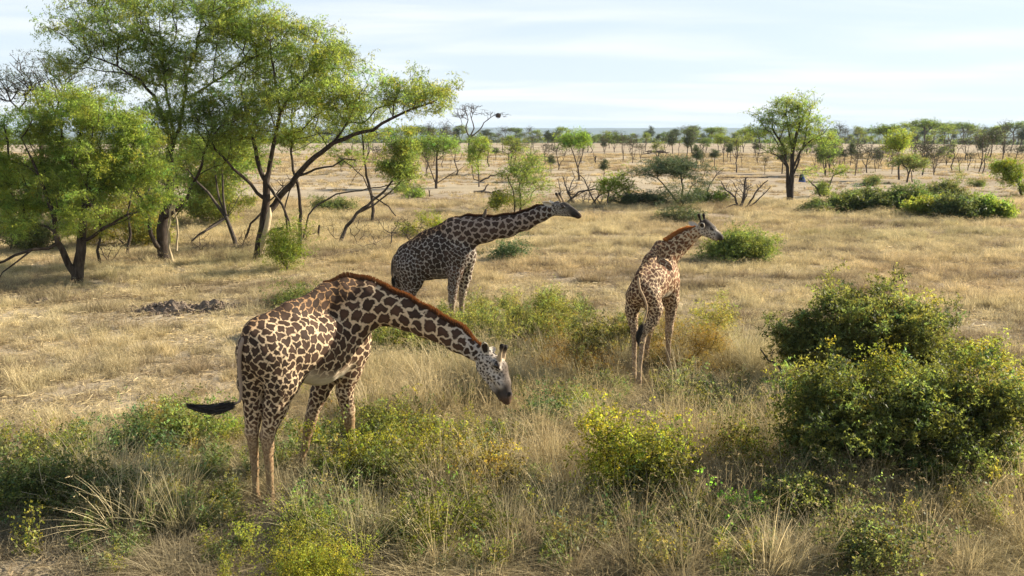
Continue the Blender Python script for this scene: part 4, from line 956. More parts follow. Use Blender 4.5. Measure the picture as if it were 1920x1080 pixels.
shrub('thin yellow-green sapling left of the loose green tree', (930, 405), [(932, 365, 14, 26), (945, 380, 12, 18), (925, 385, 10, 14)], 70, 46, 'leaf_yellow', (4, 7, .3, .09, .5), (.75, .8, .8), name='sapling', cat='sapling')
dead('tangle of grey fallen deadwood behind the head of the standing giraffe', (1085, 385), [
  ([(1085, 388), (1065, 362), (1055, 330)], .13, .05), ([(1055, 375, .2), (1085, 360), (1115, 355), (1150, 358), (1165, 368)], .12, .05, 'root'), ([(1120, 390), (1105, 360), (1095, 335), (1080, 320)], .1, .04, 'root'), ([(1060, 395), (1075, 370), (1120, 345)], .07, .03, 'root'), ([(1045, 392), (1052, 362), (1046, 335)], .08, .03, 'root'), ([(1105, 390), (1125, 366), (1160, 350)], .09, .03, 'root'), ([(1075, 392), (1066, 360), (1078, 332), (1072, 318)], .08, .03, 'root'), ([(1130, 392), (1118, 372), (1130, 350)], .08, .03, 'root')],
  300, [(1090, 352, 42, 28), (1125, 370, 40, 20), (1060, 350, 24, 28), (1150, 375, 26, 14)], 47, name='deadwood')
dead('grey dead bush with upright broken stems right of the flat-topped acacia', (1388, 392), [
  ([(1388, 394), (1395, 365), (1398, 335)], .17, .09), ([(1385, 394), (1378, 370), (1360, 355), (1352, 340)], .13, .05), ([(1395, 394), (1412, 370), (1420, 355), (1440, 338)], .12, .04),
  ([(1400, 392), (1425, 372), (1445, 350)], .09, .04), ([(1388, 380), (1365, 388), (1350, 395)], .09, .04)], 230, [(1380, 355, 34, 22), (1425, 350, 20, 14), (1400, 345, 14, 16)], 48, name='dead_bush', cat='dead bush')
dead('forked dead limb leaning right between the flat-topped acacia and the grey dead bush', (1322, 378), [
  ([(1322, 378), (1312, 362), (1304, 352)], .1, .05), ([(1320, 374), (1332, 345), (1345, 325), (1358, 315)], .09, .03), ([(1318, 380), (1345, 378), (1362, 384)], .11, .06)], 25, [(1350, 322, 12, 10), (1308, 350, 8, 6)], 49, name='dead_limb')
tree('umbrella_acacia', 'small flat-topped grey-green umbrella acacia on thin dark stems', 'tree', (1276, 388), [
  ([(1276, 390), (1278, 375), (1280, 350), (1277, 328)], .12, .08), ([(1274, 388), (1262, 368), (1248, 350), (1232, 334)], .11, .05), ([(1280, 385), (1290, 365), (1296, 350)], .08, .04), ([(1248, 350), (1238, 352), (1228, 360)], .04, .02)],
 [(1262, 309, 56, 9), (1226, 322, 46, 9), (1290, 318, 38, 12), (1262, 320, 55, 8), (1305, 335, 28, 10, 0, .5)], 300, 50, 'leaf_grey', 'bark', (6, 9, .32, .08, .4), (.85, .9, .9), step=.4, flat=.25, tip=.008, depth=.8, cl=9, cs=(.4, .4, .10))
shrub('pale veil of grey-green scrub under the flat-topped acacia', (1275, 392), [(1290, 365, 30, 18), (1262, 365, 26, 18)], 110, 51, 'leaf_grey', (5, 8, .3, .07, .4), (1, 1, .95))
tree('sparse_tree', 'yellow-green sprouting tree with a bare bough reaching right, beside the deadwood tangle', 'tree', (1138, 388), [
  ([(1138, 390), (1140, 370), (1143, 352), (1155, 338), (1172, 325)], .1, .04), ([(1140, 375), (1155, 362), (1172, 355), (1188, 345)], .06, .03), ([(1140, 362), (1130, 345), (1125, 330)], .05, .02)],
 [(1150, 345, 22, 14), (1165, 335, 16, 10), (1130, 348, 10, 14), (1178, 350, 16, 10, 0, .7)], 100, 52, 'leaf_yellow', 'bark_grey', (5, 8, .26, .08, .5), (.7, .85, .7), step=.35)
shrub('dark green bush strip left of the flat-topped acacia', (1180, 386), [(1175, 374, 30, 9), (1205, 375, 24, 8), (1228, 376, 20, 8)], 200, 53, 'leaf_grey', SH, (.8, .85, .75), name='bush', cat='bush')
shrub('pale green bush right of the foot of the flat-topped acacia', (1330, 384), [(1325, 374, 34, 9), (1352, 368, 16, 10), (1298, 376, 20, 8)], 170, 54, 'leaf', SH, (.75, .85, .8), name='bush', cat='bush')
tree('acacia_tree', 'tall green acacia with twin dark stems standing alone on the right of the plain', 'tree', (1481, 378), [
  ([(1481, 378), (1482, 350), (1484, 320), (1487, 290), (1492, 260), (1500, 230)], .33, .13), ([(1478, 376), (1477, 345), (1475, 315), (1472, 285), (1462, 262), (1448, 240)], .24, .09, 'root'),
  ([(1484, 320), (1500, 285), (1520, 262), (1545, 250)], .12, .05), ([(1475, 315), (1460, 292), (1440, 285), (1420, 288)], .07, .03), ([(1483, 335), (1497, 305), (1506, 270), (1515, 235), (1520, 205)], .11, .04), ([(1472, 300), (1458, 268), (1446, 250), (1428, 232)], .08, .03), ([(1487, 290), (1480, 250), (1476, 220)], .12, .05)],
 [(1480, 204, 50, 18), (1515, 203, 30, 14), (1440, 224, 38, 14), (1425, 248, 36, 11), (1525, 228, 22, 12, 0, .8), (1465, 272, 30, 12, 0, .5), (1475, 235, 46, 14, 0, .7), (1540, 262, 30, 12), (1520, 250, 20, 12, 0, .6), (1465, 300, 20, 14, 0, .5), (1505, 310, 16, 16, 0, .5), (1500, 262, 24, 10, 0, .5)],
 420, 55, 'leaf', 'bark', (4, 7, .40, .12, .36), (.85, .92, .85), step=.6, flat=.4, tip=.012, cl=8, cs=(.42, .42, .18), rmax=.06)
tree('leafy_tree', 'bright green oval-headed tree on a thin straight stem right of the lone tall acacia', 'tree', (1686, 338), [([(1686, 338), (1685, 310), (1684, 285)], .17, .1), ([(1686, 337), (1676, 342), (1670, 344)], .08, .05)],
 [(1682, 262, 24, 20), (1692, 268, 20, 16), (1670, 268, 16, 14)], 190, 56, 'leaf', 'bark_far', MID, (1.1, 1.12, .7), step=.7, tip=.014)
tree('low_tree', 'short flat green tree on two crooked stems beside the oval-headed one', 'tree', (1700, 343), [([(1700, 343), (1703, 328), (1708, 315)], .16, .09), ([(1712, 335, .5), (1708, 320)], .09, .06, 'root')],
 [(1706, 302, 26, 10), (1722, 308, 16, 6), (1695, 300, 14, 8)], 150, 57, 'leaf_dark', 'bark_far', MID, (1.2, 1.2, 1.1), step=.6, tip=.014, cl=8, cs=(.3, .3, .14))
tree('leaning_tree', 'yellow-green tree leaning left at the right edge of the plain', 'tree', (1917, 368), [([(1917, 368), (1912, 350), (1905, 335), (1892, 322)], .16, .07), ([(1908, 345), (1912, 328), (1916, 318)], .06, .03)],
 [(1888, 315, 26, 11), (1900, 330, 18, 12), (1875, 312, 16, 7), (1918, 360, 16, 12)], 150, 58, 'leaf_yellow', 'bark_grey', (5, 8, .4, .12, .45), (.6, .72, .6), step=.5, cl=8, cs=(.4, .4, .18))
tree('curved_shrub', 'shrub with long curved bare boughs and a leafy foot, right of the blue cloth', 'shrub', (1541, 368), [([(1541, 370), (1530, 352), (1515, 337)], .12, .06), ([(1544, 370), (1556, 345), (1562, 330), (1580, 322)], .1, .04), ([(1530, 362), (1508, 372), (1492, 376)], .04, .02)],
 [(1543, 358, 14, 10), (1540, 350, 12, 8), (1575, 320, 20, 8, 0, .4)], 100, 59, 'leaf', 'bark_grey', (5, 8, .3, .09, .5), (.7, .75, .6), step=.4, leafy=.55)
for i, (lab, base, bl, n, mt, tn) in enumerate([
  ('left end of the dark green scrub, tapering onto the plain', (1560, 399), [(1545, 390, 36, 9), (1580, 386, 30, 12)], 210, 'leaf_dark', (.95, 1, .95)),
  ('tall dark bush near the left of the green scrub bank', (1635, 398), [(1630, 374, 36, 19), (1650, 382, 30, 18), (1610, 382, 26, 15)], 330, 'leaf_dark', (.9, .95, .95)),
  ('broad dark bush in the middle of the green scrub bank', (1705, 398), [(1700, 375, 44, 20), (1680, 385, 36, 14), (1725, 385, 34, 16)], 360, 'leaf_dark', (.9, 1, .9)),
  ('high back bush of the green scrub bank', (1770, 378), [(1765, 358, 32, 14), (1740, 364, 28, 12)], 240, 'leaf_dark', (1.0, .95, 1)),
  ('yellowish bush in front of the high back bush', (1745, 406), [(1742, 388, 26, 15), (1725, 398, 24, 12)], 190, 'leaf', (1.1, 1, .7)),
  ('darkest rounded bush near the right of the green scrub bank', (1800, 412), [(1797, 390, 32, 18), (1780, 396, 24, 14)], 300, 'leaf_dark', (.75, .8, .85)),
  ('pale green bush at the right end of the scrub bank', (1848, 410), [(1840, 388, 26, 17), (1866, 396, 24, 10)], 230, 'leaf', (.8, .9, .75))]):
    shrub(lab, base, bl, n, 60 + i, mt, (7, 9, .34, .10, .5), tn, name='bush', cat='bush', group='green scrub bank on the right of the plain')
shrub('small dark bush on the plain above the green scrub bank', (1634, 349), [(1630, 344, 18, 6), (1640, 340, 10, 6)], 80, 70, 'leaf_dark', SH, (1, 1, 1), name='bush', cat='bush')
shrub('tiny green bush on the plain right of the scrub bank top', (1830, 350), [(1832, 345, 14, 4)], 40, 71, 'leaf_dark', SH, (1.1, 1.1, 1), name='bush', cat='bush')
shrub('low green bush the young giraffe is nibbling', (1385, 492), [(1392, 458, 42, 22), (1360, 470, 32, 18), (1425, 468, 30, 17), (1380, 478, 40, 12), (1340, 482, 26, 10)], 520, 72, 'leaf_dark', (8, 9, .20, .055, .5), (1.25, 1.3, 1), name='bush', cat='bush')
shrub('pale tuft of brush just behind the head of the young giraffe', (1275, 418), [(1275, 408, 30, 9)], 90, 73, 'leaf_grey', SH, (1, .95, .8))
shrub('small grey-green plant on the grass in front of the outstretched neck', (957, 488), [(955, 470, 16, 14), (935, 484, 16, 7)], 90, 74, 'leaf_grey', (6, 8, .2, .06, .5), (.9, 1.1, .9), name='plant', cat='plant')
shrub('low green patch of leaves behind the back of the bending giraffe', (560, 573), [(556, 563, 30, 8)], 120, 75, 'leaf_dark', (6, 8, .18, .05, .5), (1.1, 1.1, 1), name='plant', cat='plant')
shrub('narrow leafless sapling with a greenish stem above the scrub bank', (1801, 344), [(1800, 325, 7, 16), (1790, 320, 8, 8, 0, .5)], 40, 76, 'leaf', (3, 6, .3, .09, .4), (.7, .7, .5), name='sapling', cat='sapling', leafy=.6)

# ------------------------------------------------------------------ trees dotted over the plain
def proto(kind, v):
    """one tree about 6 m high built at the origin; copies are scaled"""
    r = np.random.default_rng(100 + v); root = bpy.data.objects.new(kind, None)
    COL.objects.link(root)
    sk = Skeleton(); up = lambda x, y, z: np.array((x, y, z), float)
    kw = dict(leafmat='leaf', bark='bark_far', tint=(.7, .8, .7), leaf=(4, 5, .5, .19, .40)); n = 130; tip = .03
    if kind == 'green_tree':
        sk.limb([up(0, 0, -.3), up(.1, 0, .7), up(.25, .1, 1.9), up(.5, 0, 3.4)], .17, .09, .6, r)
        sk.limb([up(.1, 0, .7), up(-.4, .1, 1.9), up(-.9, 0, 3.2)], .12, .06, .6, r); sk.limb([up(.1, 0, .9), up(.8, -.2, 2.0), up(1.3, 0, 3.1)], .09, .05, .6, r)
        bl = [(up(.2, 0, 4.5), (1.7, 1.6, .9)), (up(-1.3, .3, 3.7), (1.2, 1.2, .7)), (up(1.4, -.2, 4.0), (1.1, 1.1, .7)), (up(-.2, 0, 2.7), (1.5, 1.4, .6), .7), (up(.9, 0, 2.2), (.9, .9, .6), .4)]
        kw['tint'] = [(.75, .78, .6), (.5, .58, .6), (.62, .60, .55)][v % 3]; n = [130, 130, 70][v % 3]
    elif kind == 'umbrella_tree':
        sk.limb([up(0, 0, -.3), up(.1, 0, 1.6), up(0, .1, 3.0)], .24, .16, .6, r)
        bl = [(up(0, 0, 5.0), (2.6, 2.3, .5)), (up(-1.4, 0, 4.6), (1.5, 1.4, .45)), (up(1.5, 0, 4.7), (1.4, 1.4, .45)), (up(0, 0, 4.3), (1.7, 1.6, .5), .5)]; n = 150
        kw['tint'] = (.46, .54, .52)
    elif kind == 'bare_tree':
        sk.limb([up(0, 0, -.3), up(-.1, 0, .8), up(.1, .1, 2.4), up(.3, 0, 4)], .16, .07, .6, r); sk.limb([up(-.1, 0, .8), up(-.7, .1, 2.2), up(-1.0, 0, 3.6)], .11, .05, .6, r); sk.limb([up(0, 0, 1.3), up(.8, .1, 2.5), up(1.3, 0, 3.5)], .09, .045, .6, r)
        bl = [(up(0, 0, 4.2), (1.5, 1.4, 1.5)), (up(.3, 0, 5.0), (1.2, 1.2, .9))]; n = 150; kw['leafmat'] = 'leaf_grey'; kw['tint'] = (.5, .45, .40); kw['leaf'] = (1, 3, .5, .16, .4); tip = .022
    elif kind == 'column_tree':
        sk.limb([up(0, 0, -.3), up(.05, 0, 2.0), up(0, .1, 3.6)], .2, .12, .6, r)
        bl = [(up(0, 0, 4.4), (.9, .9, 1.4)), (up(.2, 0, 3.4), (.8, .8, 1.0))]; kw['leafmat'] = 'leaf_grey'; kw['tint'] = (.6, .62, .5)
    elif kind == 'snag':
        sk.limb([up(0, 0, -.3), up(.1, 0, 1.4), up(-.1, 0, 2.8), up(.2, 0, 4.2)], .17, .07, .5, r, wob=.15)
        sk.limb([up(.0, 0, 1.8), up(.6, .1, 2.6), up(.9, 0, 3.4)], .09, .05, .5, r); sk.limb([up(0, 0, 2.4), up(-.5, -.1, 3.0), up(-.6, 0, 3.9)], .08, .04, .5, r)
        bl = [(up(0, 0, 4.0), (1.0, .8, 1.2))]; n = 18; kw['leafmat'] = None
    elif kind == 'stump':
        sk.limb([up(0, 0, -.3), up(.1, 0, .8), up(0, 0, 1.6)], .3, .2, .4, r, wob=.15); sk.limb([up(.1, 0, .9), up(.6, 0, 1.7), up(.7, 0, 2.6)], .14, .06, .4, r)
        bl = [(up(.1, 0, 1.8), (.6, .5, .6))]; n = 8; kw['leafmat'] = None
    att = blob_points(bl, n, r, .4, 6 if kw['leafmat'] else 0, (.45, .45, .2)); tips = sk.grow(att, .7, r, .25, .3, .1)
    ob('trunk' if kind != 'snag' else 'branches', sk.mesh('trunk', tip, MAT[kw['bark']], sides=5, fork=.05, rmax=.1), root)
    if kw['leafmat']:
        tp = sk.p[np.array(tips)]; tp = np.concatenate([tp, tp + r.normal(size=tp.shape) * .25])
        V, F, T = leaf_quads(tp, r, kw['leaf'][0], kw['leaf'][1], kw['leaf'][2], kw['leaf'][3], kw['leaf'][4], kw['tint'], .25, .35, .3, tri=True)
        ob('crown', mesh_np('crown', V, F, MAT[kw['leafmat']], {'tint': T}, smooth=False), root)
    return root
HGT = dict(green_tree=5.5, umbrella_tree=5.6, bare_tree=5.9, column_tree=5.8, snag=4.8, stump=2.6)
PROTO = {}; used = set(); prr = random.Random(4)
GRP = dict(green_tree='small green trees on the plain', umbrella_tree='flat-topped trees on the plain', bare_tree='bare grey trees on the plain', column_tree='narrow grey-green trees on the plain', snag='dead snags on the plain', stump='broken stumps on the plain')
CATS = dict(green_tree='tree', umbrella_tree='tree', bare_tree='tree', column_tree='tree', snag='dead tree', stump='tree stump')
def plain_tree(kind, x, yb, ytop, label, w=None):
    v = prr.randrange(3) if kind not in ('stump',) else 0
    key = (kind, v)
    if key not in PROTO: PROTO[key] = proto(kind, v + 10 * list(HGT).index(kind))
    o = PROTO[key] if key not in used else copy_tree(PROTO[key]); used.add(key)
    p = at(x, yb); s = 4.0
    top = P(x, ytop, p[1])[2]; s = max(.3, (top - p[2]) / HGT[kind])
    sx = s * (w or prr.uniform(.85, 1.15))
    o.location = p; o.scale = (sx, sx, s); o.rotation_euler = (prr.gauss(0, .05), prr.gauss(0, .05), prr.uniform(0, 6.28))
    tag(o, label, CATS[kind], GRP[kind]); plain_tree.last = o
spots = [
 ('green_tree', 962, 292, 253, 'rounded green tree straight above the sapling and left of a bare grey one'), ('bare_tree', 1000, 284, 249, 'bare grey tree between the rounded green tree and a dark narrow one'),
 ('column_tree', 1034, 281, 247, 'dark narrow tree just left of the broad green tree'), ('snag', 956, 311, 288, 'forked snag above the left side of the loose green tree'),
 ('snag', 926, 313, 297, 'short crooked snag right of the slender bright green tree'), ('stump', 1117, 307, 285, 'broken stump with a raised arm right of the broad green tree'),
 ('bare_tree', 1168, 303, 245, 'tall slender grey tree on a long bare stem, centre of the plain'), ('green_tree', 1142, 279, 244, 'green tree on a dark stem left of the tall slender grey tree'),
 ('green_tree', 1152, 285, 248, 'green tree on a thin stem touching the tall slender grey tree'), ('column_tree', 1130, 277, 254, 'stubby green column tree in the centre of the far row'),
 ('stump', 1184, 291, 283, 'tiny stump right of the tall slender grey tree'), ('column_tree', 1133, 337, 299, 'small sparse green tree above the yellow-green sprouting one'),
 ('bare_tree', 984, 270, 246, 'dark bare tree beside the widest far green crown'), ('bare_tree', 932, 272, 247, 'dark bare tree at the left end of the far row'), ('umbrella_tree', 966, 263, 240, 'widest far green crown above the sapling'),
 ('snag', 1247, 296, 252, 'dark stick tree rising behind the flat-topped acacia'), ('column_tree', 1261, 288, 246, 'thin greyish tree just right of the dark stick tree'), ('column_tree', 1287, 296, 240, 'tall yellow-green column tree on a long stem'),
 ('bare_tree', 1297, 287, 231, 'high bare grey crown over the yellow-green column tree'), ('snag', 1302, 286, 262, 'dark leg-like snag under the high bare crown'), ('snag', 1317, 310, 270, 'snag with mossy sprigs above the right of the flat-topped acacia'),
 ('snag', 1357, 306, 270, 'arched dead tree with its trunk bent to the left'), ('column_tree', 1370, 304, 268, 'narrow green tree against the arched dead tree'), ('green_tree', 1347, 282, 250, 'grey-green tree behind the arched dead tree'),
 ('green_tree', 1394, 286, 238, 'grey-green tree left of the lone tall acacia'), ('bare_tree', 1420, 309, 262, 'bare tree on a straight dark stem just left of the lone tall acacia'), ('snag', 1414, 297, 268, 'thin snag close left of the lone tall acacia'),
 ('bare_tree', 1434, 327, 288, 'thin bare tree nearest below the lone tall acacia'), ('snag', 1390, 313, 285, 'looped snag left of the lone tall acacia'), ('umbrella_tree', 1333, 270, 240, 'wide grey-green crown in the far row over the dead limb'),
 ('green_tree', 1513, 290, 254, 'dark green tree right behind the lone tall acacia'), ('bare_tree', 1529, 317, 268, 'bare stick tree right of the lone tall acacia'), ('green_tree', 1548, 331, 268, 'soft green tree above the shrub with curved boughs'),
 ('column_tree', 1555, 314, 275, 'thin dark-stemmed tree touching the soft green tree'), ('snag', 1579, 314, 292, 'short snag right of the soft green tree'), ('column_tree', 1594, 311, 268, 'slim tree left of a grey bare pair'),
 ('bare_tree', 1607, 310, 260, 'grey bare tree midway between the soft green and the oval-headed trees'), ('green_tree', 1609, 268, 236, 'tall green far tree behind the grey bare one'), ('bare_tree', 1570, 271, 226, 'tall dark bare tree breaking the skyline right of the lone acacia'),
 ('bare_tree', 1641, 322, 286, 'small round bare tree left of the oval-headed tree'), ('umbrella_tree', 1661, 289, 234, 'dark green tree directly behind the oval-headed tree'), ('bare_tree', 1672, 327, 284, 'small grey bare tree against the oval-headed tree'),
 ('umbrella_tree', 1733, 277, 224, 'highest wide green crown on the right skyline'), ('stump', 1738, 300, 272, 'gnarled two-legged stump below the highest wide crown'), ('snag', 1756, 297, 282, 'bent twig snag right of the gnarled stump'),
 ('bare_tree', 1773, 311, 268, 'small bare tree alone in the middle of the right plain'), ('bare_tree', 1835, 323, 237, 'dark forked tree with a ball of twigs halfway up'), ('snag', 1827, 317, 298, 'leaning snag at the foot of the dark forked tree'),
 ('column_tree', 1857, 297, 240, 'dark broom-shaped tree right of the dark forked tree'), ('bare_tree', 1880, 300, 224, 'pale bare tree with a wide twiggy top near the right edge'), ('column_tree', 1912, 277, 236, 'thin far tree at the right edge'),
 ('umbrella_tree', 1778, 266, 232, 'first of two wide green crowns right of the highest one'), ('umbrella_tree', 1806, 266, 230, 'second of two wide green crowns right of the highest one'),
 ('bare_tree', 703, 326, 268, 'bare many-stemmed tree seen through the slim forked acacia'), ('bare_tree', 722, 324, 272, 'thin bare tree left of the hanging green tuft'), ('snag', 845, 316, 295, 'small v-shaped snag right of the round-headed tree'),
 ('stump', 806, 370, 356, 'short dark stump below the round-headed tree'), ('bare_tree', 806, 290, 226, 'dark hazy tree crown behind the round-headed tree'), ('bare_tree', 838, 285, 224, 'hazy twiggy crown between the round-headed and the bare tall tree'),
 ('umbrella_tree', 780, 280, 236, 'dark green crown showing right of the acacia grove'), ('green_tree', 1212, 272, 248, 'small round green tree in the far row above the flat-topped acacia'), ('green_tree', 913, 290, 254, 'green tree right behind the slender bright one')]
for k, x, yb, yt, lab in spots: plain_tree(k, x, yb, yt, lab)
dead('fallen flat dead crown lying on the plain behind the flat-topped acacia', (1232, 299), [([(1234, 299), (1235, 288), (1232, 283)], .25, .15), ([(1232, 284), (1215, 287), (1200, 291)], .2, .06), ([(1234, 284), (1250, 286), (1258, 292)], .2, .06)], 60, [(1230, 284, 26, 3)], 80, name='fallen_tree', bark='bark_far', tip=.06, step=.9, cat='fallen tree')
far = random.Random(9)
FARBITS = []
def far_tree(k, x, yb, yt, where, w=None):
    n0 = len(S.objects); plain_tree(k, x, yb, yt, '', w)
    FARBITS.append((plain_tree.last, k, x, yb, where))
for i in range(122):
    x = 520 + 1440 * ((i + far.random()) / 122)
    yb = far.uniform(259, 264) if i % 3 else far.uniform(264, 272)
    k = far.choices(['green_tree', 'umbrella_tree', 'bare_tree', 'column_tree'], [4, .5, 4, 3])[0]
    far_tree(k, x, yb, 247 + far.choice([far.uniform(-13, -5), far.uniform(-5, 8), far.uniform(-3, 8)]) - (6 if x > 1640 else 0) + (1.5 if 1040 < x < 1300 else 0), 'in the far row', far.uniform(.8, 1.7))
for i in range(165):
    x = far.uniform(600, 1940); yb = 268 + 62 * far.random() ** 1.2
    k = far.choices(['snag', 'bare_tree', 'column_tree', 'green_tree'], [4, 4, 1.5, 1.2])[0]
    s = 1600 / G(yb)
    far_tree(k, x, yb, yb - s * far.uniform(1.8, 4.4), 'on the open plain', far.uniform(.9, 1.5))
MARKS = [(700, 'the slim forked acacia'), (880, 'the tall bare acacia'), (1078, 'the broad green tree'), (1262, 'the flat-topped acacia'), (1481, 'the lone tall acacia'), (1684, 'the oval-headed tree'), (1835, 'the dark forked tree')]
KW = dict(green_tree='small green tree', umbrella_tree='small flat-topped tree', bare_tree='small bare grey tree', column_tree='small narrow tree', snag='dead snag')
ORD = ['first', 'second', 'third', 'fourth', 'fifth', 'sixth', 'seventh', 'eighth', 'ninth', 'tenth', 'eleventh', 'twelfth']
bins = {}
for o, k, x, yb, where in FARBITS:
    mk = min(MARKS, key=lambda q: abs(q[0] - x)); bins.setdefault((k, mk, x > mk[0], where), []).append((abs(x - mk[0]), o))
for (k, mk, right, where), L in bins.items():
    for i, (_, o) in enumerate(sorted(L, key=lambda q: q[0])):
        tag(o, f"{ORD[min(i, 11)]} {KW[k]} {where}, counted {'right' if right else 'left'} from {mk[1]}", CATS[k], GRP[k])
def far_wood():
    """the belt of woodland beyond the crest, too far to tell its trees apart"""
    r = np.random.default_rng(77); n = 2200
    th = r.uniform(math.radians(50), math.radians(130), n); R = r.uniform(520, 1500, n)
    c = np.stack([R * np.cos(th), R * np.sin(th)], 1); z = ground_z(c[:, 0], c[:, 1]); hgt = r.uniform(2.5, 5, n)
    cent = np.column_stack([c, z + hgt * .7])
    k = 26; d = unit(r.normal(size=(n, k, 3))); p = cent[:, None] + d * np.stack([hgt * .55, hgt * .55, hgt * .28], 1)[:, None] * r.random((n, k, 1)) ** .4
    p = p.reshape(-1, 3); L = len(p); a = unit(r.normal(size=(L, 3))); b_ = unit(np.cross(a, r.normal(size=(L, 3)))); s = r.uniform(.7, 1.5, (L, 1))
    V = np.stack([p - a * s, p + b_ * s * .9, p + a * s], 1).reshape(-1, 3)
    T = np.repeat(np.repeat(r.uniform(.5, 1.0, (n, 1)), k, 0) * np.array([[.6, .62, .6]]), 3, 0)
    tag(ob('far_woodland', mesh_np('far_woodland', V, np.arange(L * 3).reshape(-1, 3), MAT['leaf'], {'tint': T}, smooth=False)), 'far belt of hazy woodland beyond the plain', 'woodland', kind='stuff')
far_wood()
# ------------------------------------------------------------------ bushes and leafy shrubs of the foreground
NEAR = dict(step=.14, tip=.0028, rmax=.018, wob=.18, spread=.07)
shrub('great rounded dark green bush at the right, higher and behind its yellow-flecked neighbour', (1640, 735), [
  (1625, 615, 95, 52), (1545, 630, 60, 46), (1700, 635, 80, 55), (1495, 645, 34, 36), (1650, 580, 55, 30), (1600, 660, 110, 40), (1750, 665, 70, 50), (1560, 690, 70, 34), (1680, 700, 90, 34), (1570, 600, 50, 30), (1720, 600, 40, 30)],
  1150, 201, 'leaf_dark', (8, 9, .17, .050, .55), (1.3, 1.35, 1.2), name='bush', cat='bush', cl=7, cs=(.16, .16, .12), **NEAR)
shrub('widest sprawling bush at the lower right, flecked with yellow leaves', (1660, 905), [
  (1600, 775, 90, 42), (1525, 805, 46, 42), (1700, 768, 96, 50), (1790, 775, 76, 60), (1860, 780, 54, 62), (1650, 825, 130, 40), (1780, 845, 90, 44), (1570, 735, 40, 18), (1720, 718, 46, 20), (1815, 722, 28, 18), (1600, 868, 110, 26, 0, .6), (1760, 885, 110, 28, 0, .6)],
  1500, 202, 'leaf_dark', (8, 9, .14, .042, .6), (1.15, 1.25, 1.05), name='bush', cat='bush', cl=8, cs=(.13, .13, .10), **NEAR)
shrub('yellow leafy sprays standing up out of the top of the sprawling bush', (1600, 895), [
  (1560, 705, 80, 28), (1680, 700, 90, 30), (1800, 690, 60, 34), (1480, 745, 40, 34), (1620, 740, 100, 26), (1740, 760, 60, 40), (1520, 850, 40, 26)],
  300, 203, 'leaf_yellow', (4, 7, .13, .036, .6), (.7, .8, .8), cl=5, cs=(.12, .12, .10), **NEAR)
shrub('lemon-yellow leafed shrub in the tall straw-coloured grass, lower centre right', (1190, 935), [
  (1190, 830, 70, 40), (1150, 860, 50, 36), (1235, 855, 46, 36), (1190, 880, 80, 36), (1110, 880, 30, 26), (1215, 795, 26, 20)],
  520, 204, 'leaf_yellow', (4, 7, .11, .034, .75), (.95, 1.05, 1), cl=5, cs=(.10, .10, .10), **NEAR)
shrub('dark green leafy plant at the foot of the lemon-yellow shrub', (1225, 945), [(1235, 875, 34, 28), (1180, 925, 50, 22)], 180, 205, 'leaf_dark', (6, 7, .12, .05, .6), (1.5, 1.5, 1.3), **NEAR)
shrub('feathery bright green bush between the bending giraffe head and the young giraffe', (975, 655), [
  (950, 590, 80, 32), (1010, 590, 60, 36), (890, 605, 50, 26), (1040, 610, 44, 28), (970, 560, 46, 16), (930, 625, 70, 20)],
  700, 206, 'leaf', (7, 8, .18, .040, .35), (1.0, .98, 1.1), name='bush', cat='bush', cl=6, cs=(.14, .14, .12), **NEAR)
shrub('dark green shaded bush touching the legs of the young giraffe on their left', (1140, 665), [(1150, 625, 40, 28), (1110, 635, 36, 22), (1170, 640, 30, 24)], 330, 207, 'leaf_dark', (7, 8, .15, .045, .5), (1.2, 1.1, 1), name='bush', cat='bush', **NEAR)
shrub('golden-orange fine-leafed shrub right behind the legs of the young giraffe', (1290, 698), [
  (1280, 640, 46, 36), (1320, 660, 44, 28), (1260, 660, 36, 26), (1340, 630, 30, 26)], 430, 208, 'leaf_yellow', (7, 8, .16, .03, .25), (.95, .72, 1.2), cl=6, cs=(.12, .12, .12), **NEAR)
shrub('green sprigs topping the golden-orange shrub', (1325, 660), [(1322, 590, 26, 20), (1340, 605, 22, 18)], 120, 209, 'leaf', (6, 8, .15, .04, .4), (1.1, 1, 1), **NEAR)
shrub('rust-tinted twiggy shrub in front of the feathery green bush', (1095, 715), [(1095, 672, 44, 26), (1060, 690, 36, 20), (1130, 685, 30, 22)], 320, 210, 'leaf_yellow', (6, 8, .14, .028, .3), (.80, .55, .9), cl=5, cs=(.12, .12, .1), **NEAR)
shrub('green plants half hidden behind the lowered neck', (770, 660), [(755, 632, 34, 16), (800, 640, 36, 16)], 220, 211, 'leaf_dark', (7, 8, .13, .045, .5), (1.5, 1.5, 1.2), **NEAR)
shrub('bright yellow-green thorny sapling cut by the bottom edge of the picture', (590, 1125), [
  (585, 1050, 34, 22), (560, 1065, 34, 20), (620, 1060, 30, 16), (545, 1085, 50, 18), (640, 1080, 34, 14)], 300, 212, 'leaf_yellow', (6, 10, .14, .030, .35), (.95, 1.05, 1), name='sapling', cat='sapling', cl=5, cs=(.10, .10, .07), **NEAR)
YG = 'leafy shrubs in the grass of the foreground'
